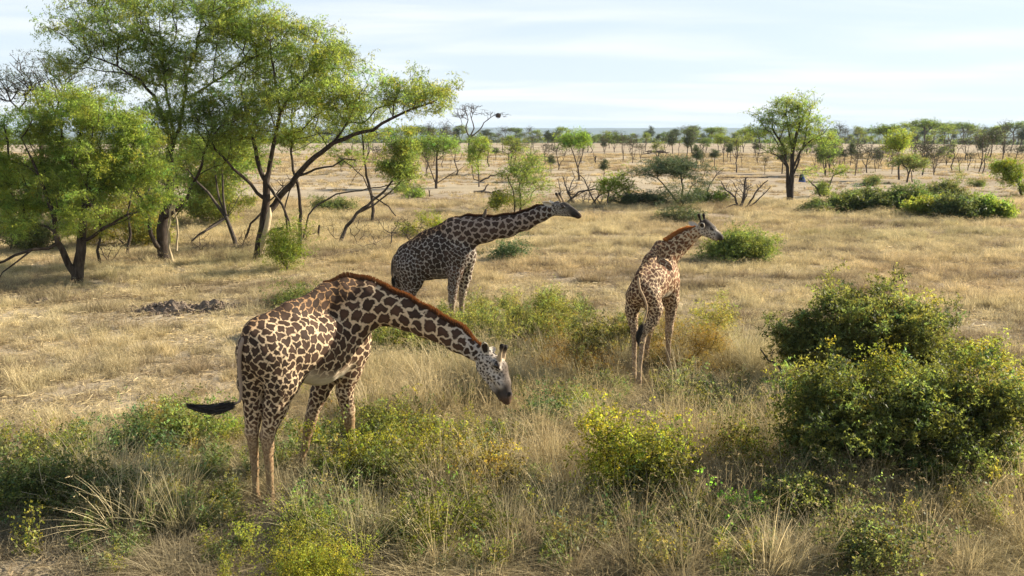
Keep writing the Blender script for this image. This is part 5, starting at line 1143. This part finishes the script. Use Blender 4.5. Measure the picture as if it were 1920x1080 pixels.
for i, (lab, base, bl, n, mt, tn) in enumerate([
  ('yellow-budded shrub right below the right foreleg of the bending giraffe', (650, 905), [(640, 850, 40, 26), (690, 860, 40, 24), (660, 880, 50, 20)], 230, 'leaf_yellow', (.75, .85, .8)),
  ('yellow-budded shrub directly under the muzzle of the bending giraffe', (800, 900), [(780, 845, 46, 24), (830, 860, 40, 22), (800, 825, 24, 18)], 230, 'leaf_yellow', (.8, .85, .8)),
  ('dark green leafy clump low between the two yellow-budded shrubs', (715, 935), [(700, 890, 42, 26), (740, 900, 34, 22)], 220, 'leaf_dark', (1.2, 1.3, 1.2)),
  ('olive shrub right of the yellow-budded ones, below the giraffe muzzle', (900, 935), [(890, 885, 46, 24), (930, 895, 36, 22), (870, 905, 36, 16)], 230, 'leaf', (1.15, .9, .8)),
  ('bright green herb clump by the hind feet of the bending giraffe', (590, 1010), [(590, 970, 36, 22), (615, 985, 34, 18), (570, 998, 34, 12)], 240, 'leaf_dark', (1.3, 1.7, 1.3)),
  ('yellow-flecked shrub below the olive one, lower centre', (860, 1015), [(850, 965, 46, 26), (890, 975, 36, 22), (820, 985, 34, 18)], 210, 'leaf_yellow', (.6, .72, .75)),
  ('green leafy clump at the lower left edge of the picture', (60, 960), [(50, 900, 50, 34), (100, 925, 44, 26), (20, 930, 40, 30)], 330, 'leaf_dark', (1.1, 1.25, 1.2)),
  ('dark leafy clump right of the green one at the lower left', (180, 960), [(165, 905, 44, 28), (205, 925, 40, 22), (140, 935, 40, 20)], 280, 'leaf_dark', (.95, 1.1, 1.1)),
  ('pale green weed clump left of the tail tuft', (285, 850), [(275, 812, 34, 20), (240, 830, 34, 18), (310, 830, 30, 16)], 200, 'leaf_grey', (1.1, 1.5, 1)),
  ('tall green weed right under the tail tuft', (355, 840), [(345, 795, 30, 22), (370, 810, 26, 18)], 170, 'leaf_dark', (1.6, 1.8, 1.5)),
  ('light green weed patch along the left edge above the leafy clumps', (90, 885), [(80, 858, 46, 16), (130, 862, 36, 14)], 190, 'leaf', (.9, .95, .9)),
  ('small fresh green weed between the tail and the hind legs', (425, 815), [(425, 795, 12, 9), (440, 805, 12, 8)], 60, 'leaf', (.8, 1.2, .8)),
  ('grey-green bush in the shade beside the tall grass, right of centre', (1290, 785), [(1275, 745, 36, 24), (1320, 752, 34, 22)], 260, 'leaf_dark', (1.3, 1.25, 1.4)),
  ('green and yellow shrub left of the sprawling bush', (1415, 905), [(1400, 860, 34, 24), (1440, 880, 30, 20)], 170, 'leaf', (1.1, 1, .8)),
  ('dark green plant low in the grass under the sprawling bush', (1480, 985), [(1480, 935, 44, 26), (1520, 950, 36, 20)], 220, 'leaf_dark', (1.2, 1.3, 1.2)),
  ('deep green leafy plant at the bottom right', (1640, 1085), [(1640, 1025, 44, 28), (1690, 1040, 34, 22)], 230, 'leaf_dark', (1.0, 1.05, 1.1)),
  ('fresh bright green plant near the bottom, right of centre', (1378, 1000), [(1375, 975, 22, 12), (1392, 985, 16, 10)], 90, 'leaf', (.7, 1.3, .9)),
  ('grey-green weeds just right of the lowered muzzle', (1040, 800), [(1040, 770, 36, 20), (1010, 785, 30, 16)], 170, 'leaf_grey', (1.0, 1.4, 1)),
  ('green sprigs around the right forefoot of the bending giraffe', (740, 830), [(735, 790, 36, 22), (700, 800, 26, 18)], 180, 'leaf_dark', (1.4, 1.4, 1)),
  ('yellow-green shrub at the far right edge behind the sprawling bush', (1925, 760), [(1900, 700, 40, 40)], 200, 'leaf', (1.1, 1, .8))]):
    shrub(lab, base, bl, n, 230 + i, mt, (4, 7, .12, .038, .6), tn, group=YG, cl=5, cs=(.10, .10, .10), **NEAR)
dead('short dark dead branch poking left out of the great rounded bush', (1478, 735), [([(1478, 735), (1468, 700), (1458, 684), (1440, 676), (1426, 655)], .05, .02), ([(1452, 682), (1446, 664), (1452, 655)], .025, .012)], 0, [], 260, name='dead_branch', cat='dead branch', step=.12)
dead('bare tan stalk with paired side stems standing in the lower left herbs', (112, 985), [([(112, 1010), (98, 960), (80, 905), (70, 860)], .012, .006), ([(92, 950), (72, 928), (40, 922)], .007, .005), ([(112, 1010), (125, 950), (150, 905)], .01, .005, 'root')], 0, [], 261, name='dry_stalk', cat='dry stalk', step=.1, bark='bark_peeled')
# ------------------------------------------------------------------ grass and herbs: stuff nobody could count
LIB = bpy.data.collections.new('tuft_library')
def grass_proto(name, nb, rad, h0, h1, wd, lean, r, seed_heads=0, curl=.5, segs=3, tint=(1, 1, 1)):
    a = r.uniform(0, 2 * math.pi, nb); q = np.sqrt(r.random(nb)) * rad
    base = np.stack([q * np.cos(a), q * np.sin(a), np.full(nb, -.03)], 1)
    H = r.uniform(h0, h1, nb); az = a + r.normal(size=nb) * .9; ln = np.abs(r.normal(lean, lean * .5, nb))
    out = np.stack([np.cos(az), np.sin(az), np.zeros(nb)], 1); sd = np.stack([-np.sin(az + r.normal(size=nb)), np.cos(az), np.zeros(nb)], 1); sd = unit(sd)
    V = []; 
    for k in range(segs + 1):
        t = k / segs
        c = base + np.array((0, 0, 1)) * (H * (t - curl * ln * t * t * .5))[:, None] + out * (H * ln * (t * .6 + curl * t * t))[:, None]
        w = wd * (1 - t) ** .7 + wd * .12
        V += [c - sd * w / 2, c + sd * w / 2]
    V = np.stack(V, 1).reshape(-1, 3); n = 2 * (segs + 1); b = (np.arange(nb) * n)[:, None]
    F = np.concatenate([b + np.array([[2 * k, 2 * k + 1, 2 * k + 3, 2 * k + 2]]) for k in range(segs)])
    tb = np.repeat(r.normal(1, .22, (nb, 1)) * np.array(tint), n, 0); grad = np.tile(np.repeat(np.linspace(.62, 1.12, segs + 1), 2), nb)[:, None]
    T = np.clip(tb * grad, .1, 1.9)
    FF = [F]; VV = [V]; TT = [T]
    if seed_heads:
        ix = np.argsort(-H)[:seed_heads]; o = len(V)
        for i in ix:
            tip = V[i * n + n - 1]; d = out[i] * .8 + np.array((0, 0, -.25)); m = 7
            for j in range(m):
                p = tip + d * j * .018 + r.normal(size=3) * .006; l = unit(d + r.normal(size=3) * .35) * .032; s_ = unit(np.cross(l, r.normal(size=3))) * .0032
                VV.append(np.array([p, p + l * .5 + s_, p + l, p + l * .5 - s_])); FF.append(np.array([[o, o + 1, o + 2, o + 3]])); TT.append(np.tile([[1.1, 1.05, .98]], (4, 1))); o += 4
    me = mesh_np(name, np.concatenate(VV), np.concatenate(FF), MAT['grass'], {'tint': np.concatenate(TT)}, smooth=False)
    o = bpy.data.objects.new(name, me); LIB.objects.link(o); return o
def herb_proto(name, stems, h0, h1, rad, leaves, ls, asp, r, mat='herb', tint=(1, 1, 1)):
    cs = []; V0 = []; F0 = []; T0 = []; off = 0
    for i in range(stems):
        a = r.uniform(0, 6.28); b = np.array((math.cos(a), math.sin(a), 0)) * rad * r.random(); H = r.uniform(h0, h1)
        tip = b * 1.7 + np.array((r.normal() * .04, r.normal() * .04, H)); t = (np.arange(leaves) + r.random(leaves)) / leaves * .85 + .15
        cs.append(b + (tip - b) * t[:, None])
        s_ = np.array((.003, 0, 0)); V0.append(np.array([b - s_, b + s_, tip + s_ * .3, tip - s_ * .3])); F0.append(np.arange(4)[None] + off); off += 4; T0.append(np.tile([[.9, .8, .7]], (4, 1)))
    c = np.concatenate(cs); V, F, T = leaf_quads(c, r, 2, 2, .05, ls, asp, tint, .012, .5, .2)
    me = mesh_np(name, np.concatenate(V0 + [V]), np.concatenate(F0 + [F + off]), MAT[mat], {'tint': np.concatenate(T0 + [T])}, smooth=False)
    o = bpy.data.objects.new(name, me); LIB.objects.link(o); return o
gr = np.random.default_rng(55)
GR = {}
GR['short'] = [grass_proto('a_short%d' % i, 60, .20, .08, .24, .0085, .55, gr, curl=.7, segs=2) for i in range(4)]
GR['fluff'] = [grass_proto('b_fluff%d' % i, 85, .17, .16, .40, .007, .42, gr, 10, curl=.6) for i in range(4)]
GR['tall'] = [grass_proto('c_tall%d' % i, 60, .15, .42, 1.02, .0075, .34, gr, 7, curl=1.0, segs=5) for i in range(4)]
GR['tangle'] = [grass_proto('d_tangle%d' % i, 90, .24, .12, .50, .0065, .95, gr, 4, curl=1.0, segs=4, tint=(.92, .9, .88)) for i in range(4)]
GR['farg'] = [grass_proto('e_far%d' % i, 70, .5, .12, .34, .030, .5, gr, curl=.6, segs=2) for i in range(3)]
GR['herb'] = [herb_proto('f_herb%d' % i, 9, .15, .42, .14, 12, .045, .5, gr) for i in range(4)]
GR['sprig'] = [herb_proto('g_sprig%d' % i, 7, .25, .60, .12, 11, .032, .65, gr, tint=(1.9, 1.5, .8)) for i in range(3)]
GR['litter'] = []
for i in range(3):
    n = 60; c = np.column_stack([gr.normal(size=(n, 2)) * .3, gr.uniform(0, .05, n)]); a = gr.uniform(0, 6.28, n); l = gr.uniform(.06, .22, n)
    d = np.column_stack([np.cos(a), np.sin(a), gr.normal(size=n) * .15]) * l[:, None]; s_ = np.column_stack([-np.sin(a), np.cos(a), gr.normal(size=n) * .5]) * .005
    V = np.stack([c - d / 2 - s_, c - d / 2 + s_, c + d / 2 + s_, c + d / 2 - s_], 1).reshape(-1, 3)
    o = bpy.data.objects.new('h_litter%d' % i, mesh_np('h_litter', V, np.arange(n * 4).reshape(-1, 4), MAT['grass'], {'tint': np.repeat(gr.normal(1, .25, (n, 1)) * np.array([[.95, .92, .9]]), 4, 0).clip(.2, 2)}, smooth=False)); LIB.objects.link(o); GR['litter'].append(o)
COLS = {}
for k, L in GR.items():
    c = bpy.data.collections.new('tufts_' + k); COLS[k] = c
    for o in L: c.objects.link(o)
def vnoise(x, y, s, seed):
    """smooth value noise in 0..1"""
    r = np.random.default_rng(seed); T = r.random((256, 256)); u, v = x / s + 91.7, y / s + 37.1
    i, j = np.floor(u).astype(int), np.floor(v).astype(int); f, g = u - i, v - j; f = f * f * (3 - 2 * f); g = g * g * (3 - 2 * g)
    t = lambda a, b: T[a % 256, b % 256]
    return (t(i, j) * (1 - f) + t(i + 1, j) * f) * (1 - g) + (t(i, j + 1) * (1 - f) + t(i + 1, j + 1) * f) * g
def scatter(name, label, kind, x, y, scale, tint, r, lean=.08):
    n = len(x); z = ground_z(x, y)
    me = bpy.data.meshes.new(name); me.vertices.add(n); me.vertices.foreach_set('co', np.column_stack([x, y, z]).astype(np.float32).ravel())
    rot = np.column_stack([r.normal(size=n) * lean, r.normal(size=n) * lean, r.uniform(0, 6.28, n)]).astype(np.float32)
    a = me.attributes.new('rot', 'FLOAT_VECTOR', 'POINT'); a.data.foreach_set('vector', rot.ravel())
    sc = np.column_stack([scale * r.uniform(.85, 1.15, n), scale * r.uniform(.85, 1.15, n), scale * r.uniform(.8, 1.2, n)]).astype(np.float32)
    a = me.attributes.new('scl', 'FLOAT_VECTOR', 'POINT'); a.data.foreach_set('vector', sc.ravel())
    a = me.attributes.new('pick', 'INT', 'POINT'); a.data.foreach_set('value', r.integers(0, len(GR[kind]), n).astype(np.int32))
    a = me.attributes.new('itint', 'FLOAT_COLOR', 'POINT'); a.data.foreach_set('color', np.column_stack([tint, np.ones(n)]).astype(np.float32).ravel())
    o = ob(name, me); tag(o, label, 'ground cover', kind='stuff')
    ng = bpy.data.node_groups.new(name, 'GeometryNodeTree')
    ng.interface.new_socket('Geometry', in_out='INPUT', socket_type='NodeSocketGeometry'); ng.interface.new_socket('Geometry', in_out='OUTPUT', socket_type='NodeSocketGeometry')
    gi = ng.nodes.new('NodeGroupInput'); go = ng.nodes.new('NodeGroupOutput'); ip = ng.nodes.new('GeometryNodeInstanceOnPoints'); ci = ng.nodes.new('GeometryNodeCollectionInfo')
    ci.inputs['Collection'].default_value = COLS[kind]; ci.inputs['Separate Children'].default_value = True; ci.inputs['Reset Children'].default_value = True
    def na(nm, t):
        q = ng.nodes.new('GeometryNodeInputNamedAttribute'); q.data_type = t; q.inputs['Name'].default_value = nm; return q.outputs['Attribute']
    er = ng.nodes.new('FunctionNodeEulerToRotation')
    L = ng.links
    L.new(gi.outputs[0], ip.inputs['Points']); L.new(ci.outputs[0], ip.inputs['Instance']); ip.inputs['Pick Instance'].default_value = True
    L.new(na('pick', 'INT'), ip.inputs['Instance Index']); L.new(na('rot', 'FLOAT_VECTOR'), er.inputs[0]); L.new(er.outputs[0], ip.inputs['Rotation']); L.new(na('scl', 'FLOAT_VECTOR'), ip.inputs['Scale'])
    L.new(ip.outputs[0], go.inputs[0])
    md_ = o.modifiers.new('scatter', 'NODES'); md_.node_group = ng
    return o
def field(y0, y1, dens, r, side=3.0):
    """random ground points in the wedge the picture looks over; dens per square metre"""
    Y = np.sqrt(r.uniform(y0 * y0, y1 * y1, int(dens * .66 * (y1 * y1 - y0 * y0)))); X = r.uniform(-1, 1, len(Y)) * (.66 * Y)
    n2 = int(2 * side * (y1 - y0) * dens); Y2 = r.uniform(y0, y1, n2); X2 = (.66 * Y2 + r.random(n2) * side) * np.sign(r.random(n2) - .5)
    return np.concatenate([X, X2]), np.concatenate([Y, Y2])
def ell(px, py, L):
    m = np.zeros(len(px))
    for cx, cy, rx, ry in L: m = np.maximum(m, np.clip(1.6 - 1.2 * np.sqrt(((px - cx) / rx) ** 2 + ((py - cy) / ry) ** 2), 0, 1))
    return m
GOLD = np.array((1.0, .945, .80)); STRAW = np.array((1.12, 1.11, 1.02)); MAUVE = np.array((.56, .51, .48)); RUST = np.array((1.0, .86, .74)); GREEN = np.array((.50, .58, .38)); GREY = np.array((.74, .74, .72))
def tints(x, y, r, green=0.0):
    n1 = vnoise(x, y * 1.9, 2.6, 1) * .65 + vnoise(x, y * 1.5, .8, 4) * .35; n2 = vnoise(x, y * 1.3, .7, 2); n3 = vnoise(x, y * 2, 6.5, 3)
    t = GOLD + (STRAW - GOLD) * n2[:, None]
    t = t + (MAUVE - t) * np.clip((n1 - .50) * 4.5, 0, .95)[:, None]
    t = t + (RUST - t) * np.clip((n3 - .55) * 1.6, 0, .4)[:, None]
    g = np.clip(green + r.normal(size=len(x)) * .12, 0, 1) if not np.isscalar(green) else np.full(len(x), green)
    t = t + (GREEN - t) * g[:, None]
    return np.clip(t * r.normal(1, .19, (len(x), 1)), .25, 1.6)
def clear(px, py):
    """trodden ground round the hooves"""
    m = np.ones(len(px))
    for cx, cy, rx, ry in ((497, 1000, 46, 62), (1203, 785, 40, 62), (1254, 715, 16, 22), (562, 900, 20, 22)):
        m = np.minimum(m, np.clip((np.sqrt(((px - cx) / rx) ** 2 + ((py - cy) / ry) ** 2) - .8) * 2, 0, 1))
    return m
BARE = [(60, 835, 170, 16), (150, 765, 240, 12), (330, 600, 220, 10), (60, 850, 150, 22), (400, 1040, 20, 10), (355, 578, 100, 13), (1320, 600, 90, 10), (820, 395, 160, 6), (1100, 398, 200, 5), (1340, 405, 90, 6), (1700, 412, 200, 5), (360, 640, 60, 8)]
# short dry grass near and middle
x, y = field(9.5, 62, 9, gr); px, py = project(x, y); n = vnoise(x, y * 1.5, 1.6, 11) * .6 + vnoise(x, y, .5, 12) * .4
keep = (gr.random(len(x)) < np.clip((n - .22) * 4, .12, 1)) & (gr.random(len(x)) > ell(px, py, BARE) * .85) & (gr.random(len(x)) < .25 + .75 * clear(px, py))
x, y = x[keep], y[keep]; scatter('short_dry_grass', 'short dry golden grass covering the plain', 'short', x, y, np.clip(.9 + (y - 12) * .012, .8, 1.5), tints(x, y, gr, .03), gr)
# soft pale clumps
x, y = field(11, 60, 7.5, gr); px, py = project(x, y); n = vnoise(x, y * 1.7, 2.0, 21) * .65 + vnoise(x, y, .6, 22) * .35
keep = (gr.random(len(x)) < np.clip((n - .42) * 5, .03, 1) * clear(px, py)) & (gr.random(len(x)) > ell(px, py, BARE) * .97)
x, y, px, py = x[keep], y[keep], px[keep], py[keep]
grn = ell(px, py, [(60, 470, 260, 60), (520, 500, 200, 30), (950, 640, 180, 60), (1350, 640, 120, 60), (1650, 440, 300, 20)]) * .35
scatter('dry_grass_clumps', 'soft pale clumps of seeding dry grass', 'fluff', x, y, np.clip(.75 + (y - 12) * .010, .7, 1.25) * (.65 + .9 * vnoise(x, y * 1.5, 1.1, 71)), tints(x, y, gr, grn), gr)
# darker matted growth lying in bands across the plain
x, y = field(12, 60, 6, gr); n = vnoise(x * .55, y * 1.8, 2.4, 81) * .7 + vnoise(x, y * 1.4, .6, 82) * .3
keep = (gr.random(len(x)) < np.clip((n - .60) * 7, 0, 1)); x, y = x[keep], y[keep]
scatter('matted_dead_grass', 'darker grey-brown matted dead grass in bands', 'tangle', x, y, gr.uniform(.6, 1.0, len(x)), np.clip(np.array([[.52, .46, .44]]) * gr.normal(1, .2, (len(x), 1)), .1, 1.2), gr)
# far ground
x, y = field(58, 190, .85, gr); n = vnoise(x, y * 2, 9, 31) * .6 + vnoise(x, y, 3, 32) * .4; keep = gr.random(len(x)) < np.clip((n - .38) * 4.5, .05, 1)
x, y = x[keep], y[keep]; scatter('far_dry_grass', 'thin dry grass on the far plain', 'farg', x, y, gr.uniform(.5, 1.1, len(x)) * np.clip(y / 90, .8, 1.5), tints(x, y, gr) * np.array((.95, .90, .86)), gr)
# foreground: tangled straw, tall seeding grass, herbs
x, y = field(8.6, 18, 40, gr, 2.0); px, py = project(x, y)
zone = ell(px, py, [(700, 980, 900, 130), (1150, 800, 420, 160), (1500, 1000, 600, 160), (330, 960, 260, 110), (780, 760, 220, 80), (1000, 1080, 1200, 100), (1100, 900, 1100, 150)]) * clear(px, py)
dirt = ell(px, py, BARE)
n = vnoise(x, y, .9, 41); keep = gr.random(len(x)) < zone * np.clip((n - .15) * 2.4, .1, .9) * (1 - dirt)
X, Y, PX, PY = x[keep], y[keep], px[keep], py[keep]
t = tints(X, Y, gr, .04 + .4 * vnoise(X, Y, 1.2, 74) ** 2); gy = ell(PX, PY, [(300, 1040, 420, 60), (1500, 1060, 300, 50), (700, 1040, 160, 60)]); t = t + (GREY - t) * (gy * .6)[:, None]
scatter('tangled_straw', 'tangled grey and straw-coloured dry stems of the foreground', 'tangle', X, Y, gr.uniform(.65, 1.15, len(X)), t, gr)
x, y = field(8.6, 19, 22, gr, 2.0); px, py = project(x, y)
zone = ell(px, py, [(1330, 830, 190, 170), (1080, 860, 130, 110), (1500, 960, 260, 120), (960, 730, 120, 60), (1380, 690, 90, 60), (1160, 1020, 220, 90), (760, 760, 110, 50), (1850, 950, 120, 110), (1640, 870, 120, 60), (900, 1000, 160, 80), (1240, 700, 60, 40), (1700, 900, 300, 60), (1640, 1000, 260, 70), (1620, 895, 240, 40), (1440, 800, 60, 60), (620, 1000, 120, 60), (260, 960, 120, 50)])
zone = zone * clear(px, py); n = vnoise(x, y, .8, 51); keep = gr.random(len(x)) < zone * np.clip((n - .2) * 2.2, .06, .85)
x, y = x[keep], y[keep]; scatter('tall_seeding_grass', 'tall golden grass with drooping seed heads', 'tall', x, y, gr.uniform(.6, 1.1, len(x)) * (.75 + .5 * vnoise(x, y, 1.3, 72)), tints(x, y, gr, .04 + .55 * vnoise(x, y, 1.1, 73) ** 2), gr, .12)
x, y = field(8.6, 24, 38, gr, 2.0); px, py = project(x, y)
zone = ell(px, py, [(150, 900, 280, 90), (330, 830, 130, 60), (640, 880, 170, 110), (850, 870, 200, 100), (960, 640, 170, 60), (1050, 780, 110, 60), (1260, 760, 120, 50), (1480, 900, 140, 90), (560, 1000, 160, 70), (1300, 1000, 200, 80), (700, 960, 700, 120), (1300, 860, 300, 130), (60, 500, 150, 30), (760, 650, 80, 30), (1800, 960, 160, 90)])
zone = zone * clear(px, py); n = vnoise(x, y, .7, 61); keep = gr.random(len(x)) < zone * np.clip((n - .3) * 2.0, .05, .62)
x, y, px, py = x[keep], y[keep], px[keep], py[keep]; sp_ = gr.random(len(x)) < .35
hb = np.array((1, 1, 1)) * gr.normal(1, .18, (len(x), 1)) * np.where(gr.random((len(x), 1)) < .3, np.array([[1.15, 1.0, 1.25]]), np.array([[.95, 1.0, .8]]))
scatter('green_herbs', 'low green and grey-green herbs among the straw', 'herb', x[~sp_], y[~sp_], gr.uniform(.6, 1.2, (~sp_).sum()), hb[~sp_].clip(.3, 1.6), gr)
scatter('yellow_sprigs', 'thin yellow-green sprigs scattered through the straw', 'sprig', x[sp_], y[sp_], gr.uniform(.55, 1.05, sp_.sum()), hb[sp_].clip(.3, 1.6), gr)
x, y = field(8.6, 40, 3.5, gr); scatter('straw_litter', 'broken straw lying on the soil', 'litter', x, y, gr.uniform(.8, 1.5, len(x)), tints(x, y, gr), gr, .02)
# ------------------------------------------------------------------ small things
def lump(name, label, cat, px, wpx, hm, seed, c1, c2, group=None, dep=.6):
    """mound of crumbled soil: a lumpy low heap with clods"""
    r = np.random.default_rng(seed); b = at(*px); s = b[1] / (F_PX * cp); w = wpx * s
    nu, nv = 26, 44; V = []
    T = r.normal(size=(14, 4))
    for i in range(nu):
        q = i / (nu - 1)
        for j in range(nv):
            a = j / nv * 2 * math.pi; rr = q * (1 + .22 * math.sin(2 * a + seed) + .12 * math.sin(5 * a + 2 * seed) + .06 * math.sin(11 * a))
            x, y = rr * math.cos(a) * w / 2, rr * math.sin(a) * w / 2 * dep
            h = hm * (math.cos(min(1, q) * math.pi) * .5 + .5) ** .8 * (.75 + .30 * math.sin(x * 5 + seed) * math.cos(y * 7) + .16 * math.sin(x * 17 + y * 13)) + (r.normal() * .02 * q if q < .98 else 0)
            V.append((x, y, h - (.06 if i == nu - 1 else 0)))
    i = (np.arange(nu - 1) * nv)[:, None]; j = np.arange(nv)[None]; F = np.stack([i + j, i + nv + j, i + nv + (j + 1) % nv, i + (j + 1) % nv], -1).reshape(-1, 4)
    VV = [np.array(V)]; FF = [F]; o = len(V)
    for k in range(120):
        a = r.uniform(0, 6.28); q = r.random() ** .5 * 1.5; c = (q * math.cos(a) * w / 2, q * math.sin(a) * w / 2 * dep, max(0, hm * (1 - q ** 1.4)) * .9)
        v, f = ico(c, tuple(r.uniform(.02, .07, 3)), None, 6); v = v + r.normal(size=v.shape) * .01; VV.append(v); FF.append(f + o); o += len(v)
    m = M(name + '_soil'); g = m.new('ShaderNodeNewGeometry'); n_ = m.noise(9, 6, .7, g.outputs['Position'])
    me = mesh_np(name, np.concatenate(VV), np.concatenate(FF), m.done(m.diff(m.mixc(m.mr(n_.outputs['Fac'], .35, .65), c1, c2), .95, .05, n_.outputs['Fac'], 1, .05)), smooth=False)
    o_ = ob(name, me, loc=tuple(b)); tag(o_, label, cat, group)
SOIL = ((.11, .088, .070), (.26, .205, .155))
lump('soil_mound', 'larger dark crumbled soil mound on the dry grass left of the bending giraffe', 'soil mound', (318, 582), 130, .27, 1, *SOIL, 'dark soil mounds')
lump('soil_mound', 'smaller dark soil mound just right of the larger one', 'soil mound', (400, 580), 95, .27, 2, *SOIL, 'dark soil mounds')
lump('soil_mound', 'low dark soil heap further left, below the black forked trunk', 'soil mound', (85, 566), 50, .12, 3, *SOIL, 'dark soil mounds')
def stick(label, pts, r0, r1, name='log', cat='log', bark='bark_grey', group=None, extra=()):
    r = np.random.default_rng(int(pts[0][0])); b = at(*pts[0]); root = empty(name, b, label, cat, group); sk = Skeleton()
    sk.limb([P(q[0], q[1], b[1] + (q[2] if len(q) > 2 else 0)) - b for q in pts], r0 / .64, r1 / .64, .25, r, wob=.15)
    for e in extra: sk.limb([P(q[0], q[1], b[1] + (q[2] if len(q) > 2 else 0)) - b for q in e], r1 * 1.4, r1 * .6, .2, r, root=True, wob=.15)
    ob('wood', sk.mesh('wood', .03, MAT[bark], sides=8), root)
stick('grey fallen log pile right of the slender bright green tree', [(888, 362), (905, 360), (932, 364)], .20, .1, extra=[[(905, 362), (912, 350), (916, 345)], [(895, 364), (910, 366), (930, 358)]], name='fallen_log', cat='log')
stick('fallen branch reaching left from the pale lone snag, above the loose green tree', [(898, 342), (920, 330), (948, 322)], .09, .04, name='fallen_branch', cat='branch')
stick('charred log with a pale broken end at the foot of the lone tall acacia', [(1457, 388), (1470, 386), (1478, 382)], .14, .1, name='fallen_log', cat='log', bark='bark')
stick('pale broken end piece lying against the charred log', [(1476, 386), (1486, 384)], .09, .05, name='wood_piece', cat='wood', bark='bark_peeled')
stick('thin upright dark stub left of the reddish twigs', [(599, 450), (599, 422)], .06, .05, name='stub', cat='stump', bark='bark')
stick('low grey log lying between the flat-topped acacia and the grey dead bush', [(1318, 384), (1340, 378, .2), (1368, 385, .3)], .13, .08, name='fallen_log', cat='log')
stick('long thin fallen pole right of the dead limb on the plain', [(1345, 334), (1380, 334), (1440, 333)], .10, .07, name='fallen_pole', cat='log', bark='bark_far')
stick('pale dry stick lying in the herbs at the lower right', [(1492, 902), (1530, 905), (1568, 912)], .012, .008, name='stick', cat='stick', bark='bark_peeled')
# bird on the outstretched neck
def bird(label, px, Y, s, name='bird'):
    c = P(px[0], px[1], Y); root = empty(name, c, label, 'bird')
    prims = [dict(a=np.array((-.02, 0, .03)), b=np.array((.0, 0, .10)), ra=.036, rb=.030, k=.02, sq=None), dict(a=np.array((.0, 0, .10)), b=np.array((.012, 0, .145)), ra=.024, rb=.023, k=.02, sq=None),
             dict(a=np.array((-.025, 0, .02)), b=np.array((-.06, 0, -.05)), ra=.016, rb=.010, k=.015, sq=None)]
    V, F = sdf_body([dict(q, a=q['a'] * s, b=q['b'] * s, ra=q['ra'] * s, rb=q['rb'] * s, k=q['k'] * s) for q in prims], .008 * s)
    ob('body', mesh_np('body', V, F, plain('bird_feather', (.10, .075, .055))), root)
    v, f = tube(np.array([(.03, 0, .145), (.065, 0, .138)]) * s, [.009 * s, .002 * s], 6); ob('beak', mesh_np('beak', v, f, plain('red_beak', (.5, .08, .03), .4)), root)
    for d in (-.012, .012):
        v, f = tube(np.array([(-.005, d, .03), (0, d, -.02)]) * s, [.004 * s, .004 * s], 5); ob('leg', mesh_np('leg', v, f, MAT['lash']), root)
bird('small brown oxpecker perched upright on the outstretched neck', (910, 408), 21.72, 1.35)
# nest at the tip of the bare acacia
def nest():
    b = at(880, 302); c = P(934, 217, b[1]); r = np.random.default_rng(3); n = 260
    d = unit(r.normal(size=(n, 3))) * np.array((.34, .32, .26)) * r.uniform(.6, 1, (n, 1)); t = unit(r.normal(size=(n, 3))) * .28; s = unit(np.cross(t, d)) * .03
    V = np.stack([d - t - s, d - t + s, d + t + s, d + t - s], 1).reshape(-1, 3)
    o = ob('bird_nest', mesh_np('bird_nest', V, np.arange(n * 4).reshape(-1, 4), MAT['bark_far'], smooth=False), loc=tuple(c)); tag(o, 'dark round bird nest at the right tip of the tall bare acacia', 'nest')
nest()
# blue and black cloth hanging beside the lone acacia
def cloth():
    b = at(1481, 378); Y = b[1]; c = P(1505, 326, Y - .2); root = empty('cloth_trap', c, 'blue and black cloth fly trap hanging beside the lone tall acacia', 'fly trap'); root.scale = (.72, .72, .72)
    def sheet(x0, x1, w, h, ph, col, nm):
        nu, nv = 14, 16; V = []
        for i in range(nv):
            t = i / (nv - 1)
            for j in range(nu):
                s = j / (nu - 1); half = w * (.18 + .82 * min(1, t * 1.25)); x = (x0 + x1) / 2 + (s - .5) * half * 2 * (x1 - x0 > 0)
                V.append((x, .10 * math.sin(s * 7 + ph) * t + .03, -h * t - (.18 * abs(s - .5) * 2 - .05 * math.sin(s * 9)) * t * h * .5))
        i = (np.arange(nv - 1) * nu)[:, None]; j = np.arange(nu - 1)[None]; F = np.stack([i + j, i + j + 1, i + nu + j + 1, i + nu + j], -1).reshape(-1, 4)
        o = ob(nm, mesh_np(nm, V, F, plain(nm, col, .8)), root); return o
    sheet(-.02, .02, .36, .78, 0, (.07, .11, .30), 'blue_cloth')
    k = sheet(-.02, .02, .15, .62, 2, (.012, .012, .018), 'black_panel'); k.location = (-.20, -.12, .06)
    v, f = tube([(0, 0, .0), (.0, 0, .5)], [.012, .012], 5); ob('cord', mesh_np('cord', v, f, MAT['lash']), root)
    v, f = ico((.28, 0, -1.35), (.07, .07, .14)); ob('bottle', mesh_np('bottle', v, f, plain('pale_bottle', (.6, .55, .42), .4)), root)
cloth()
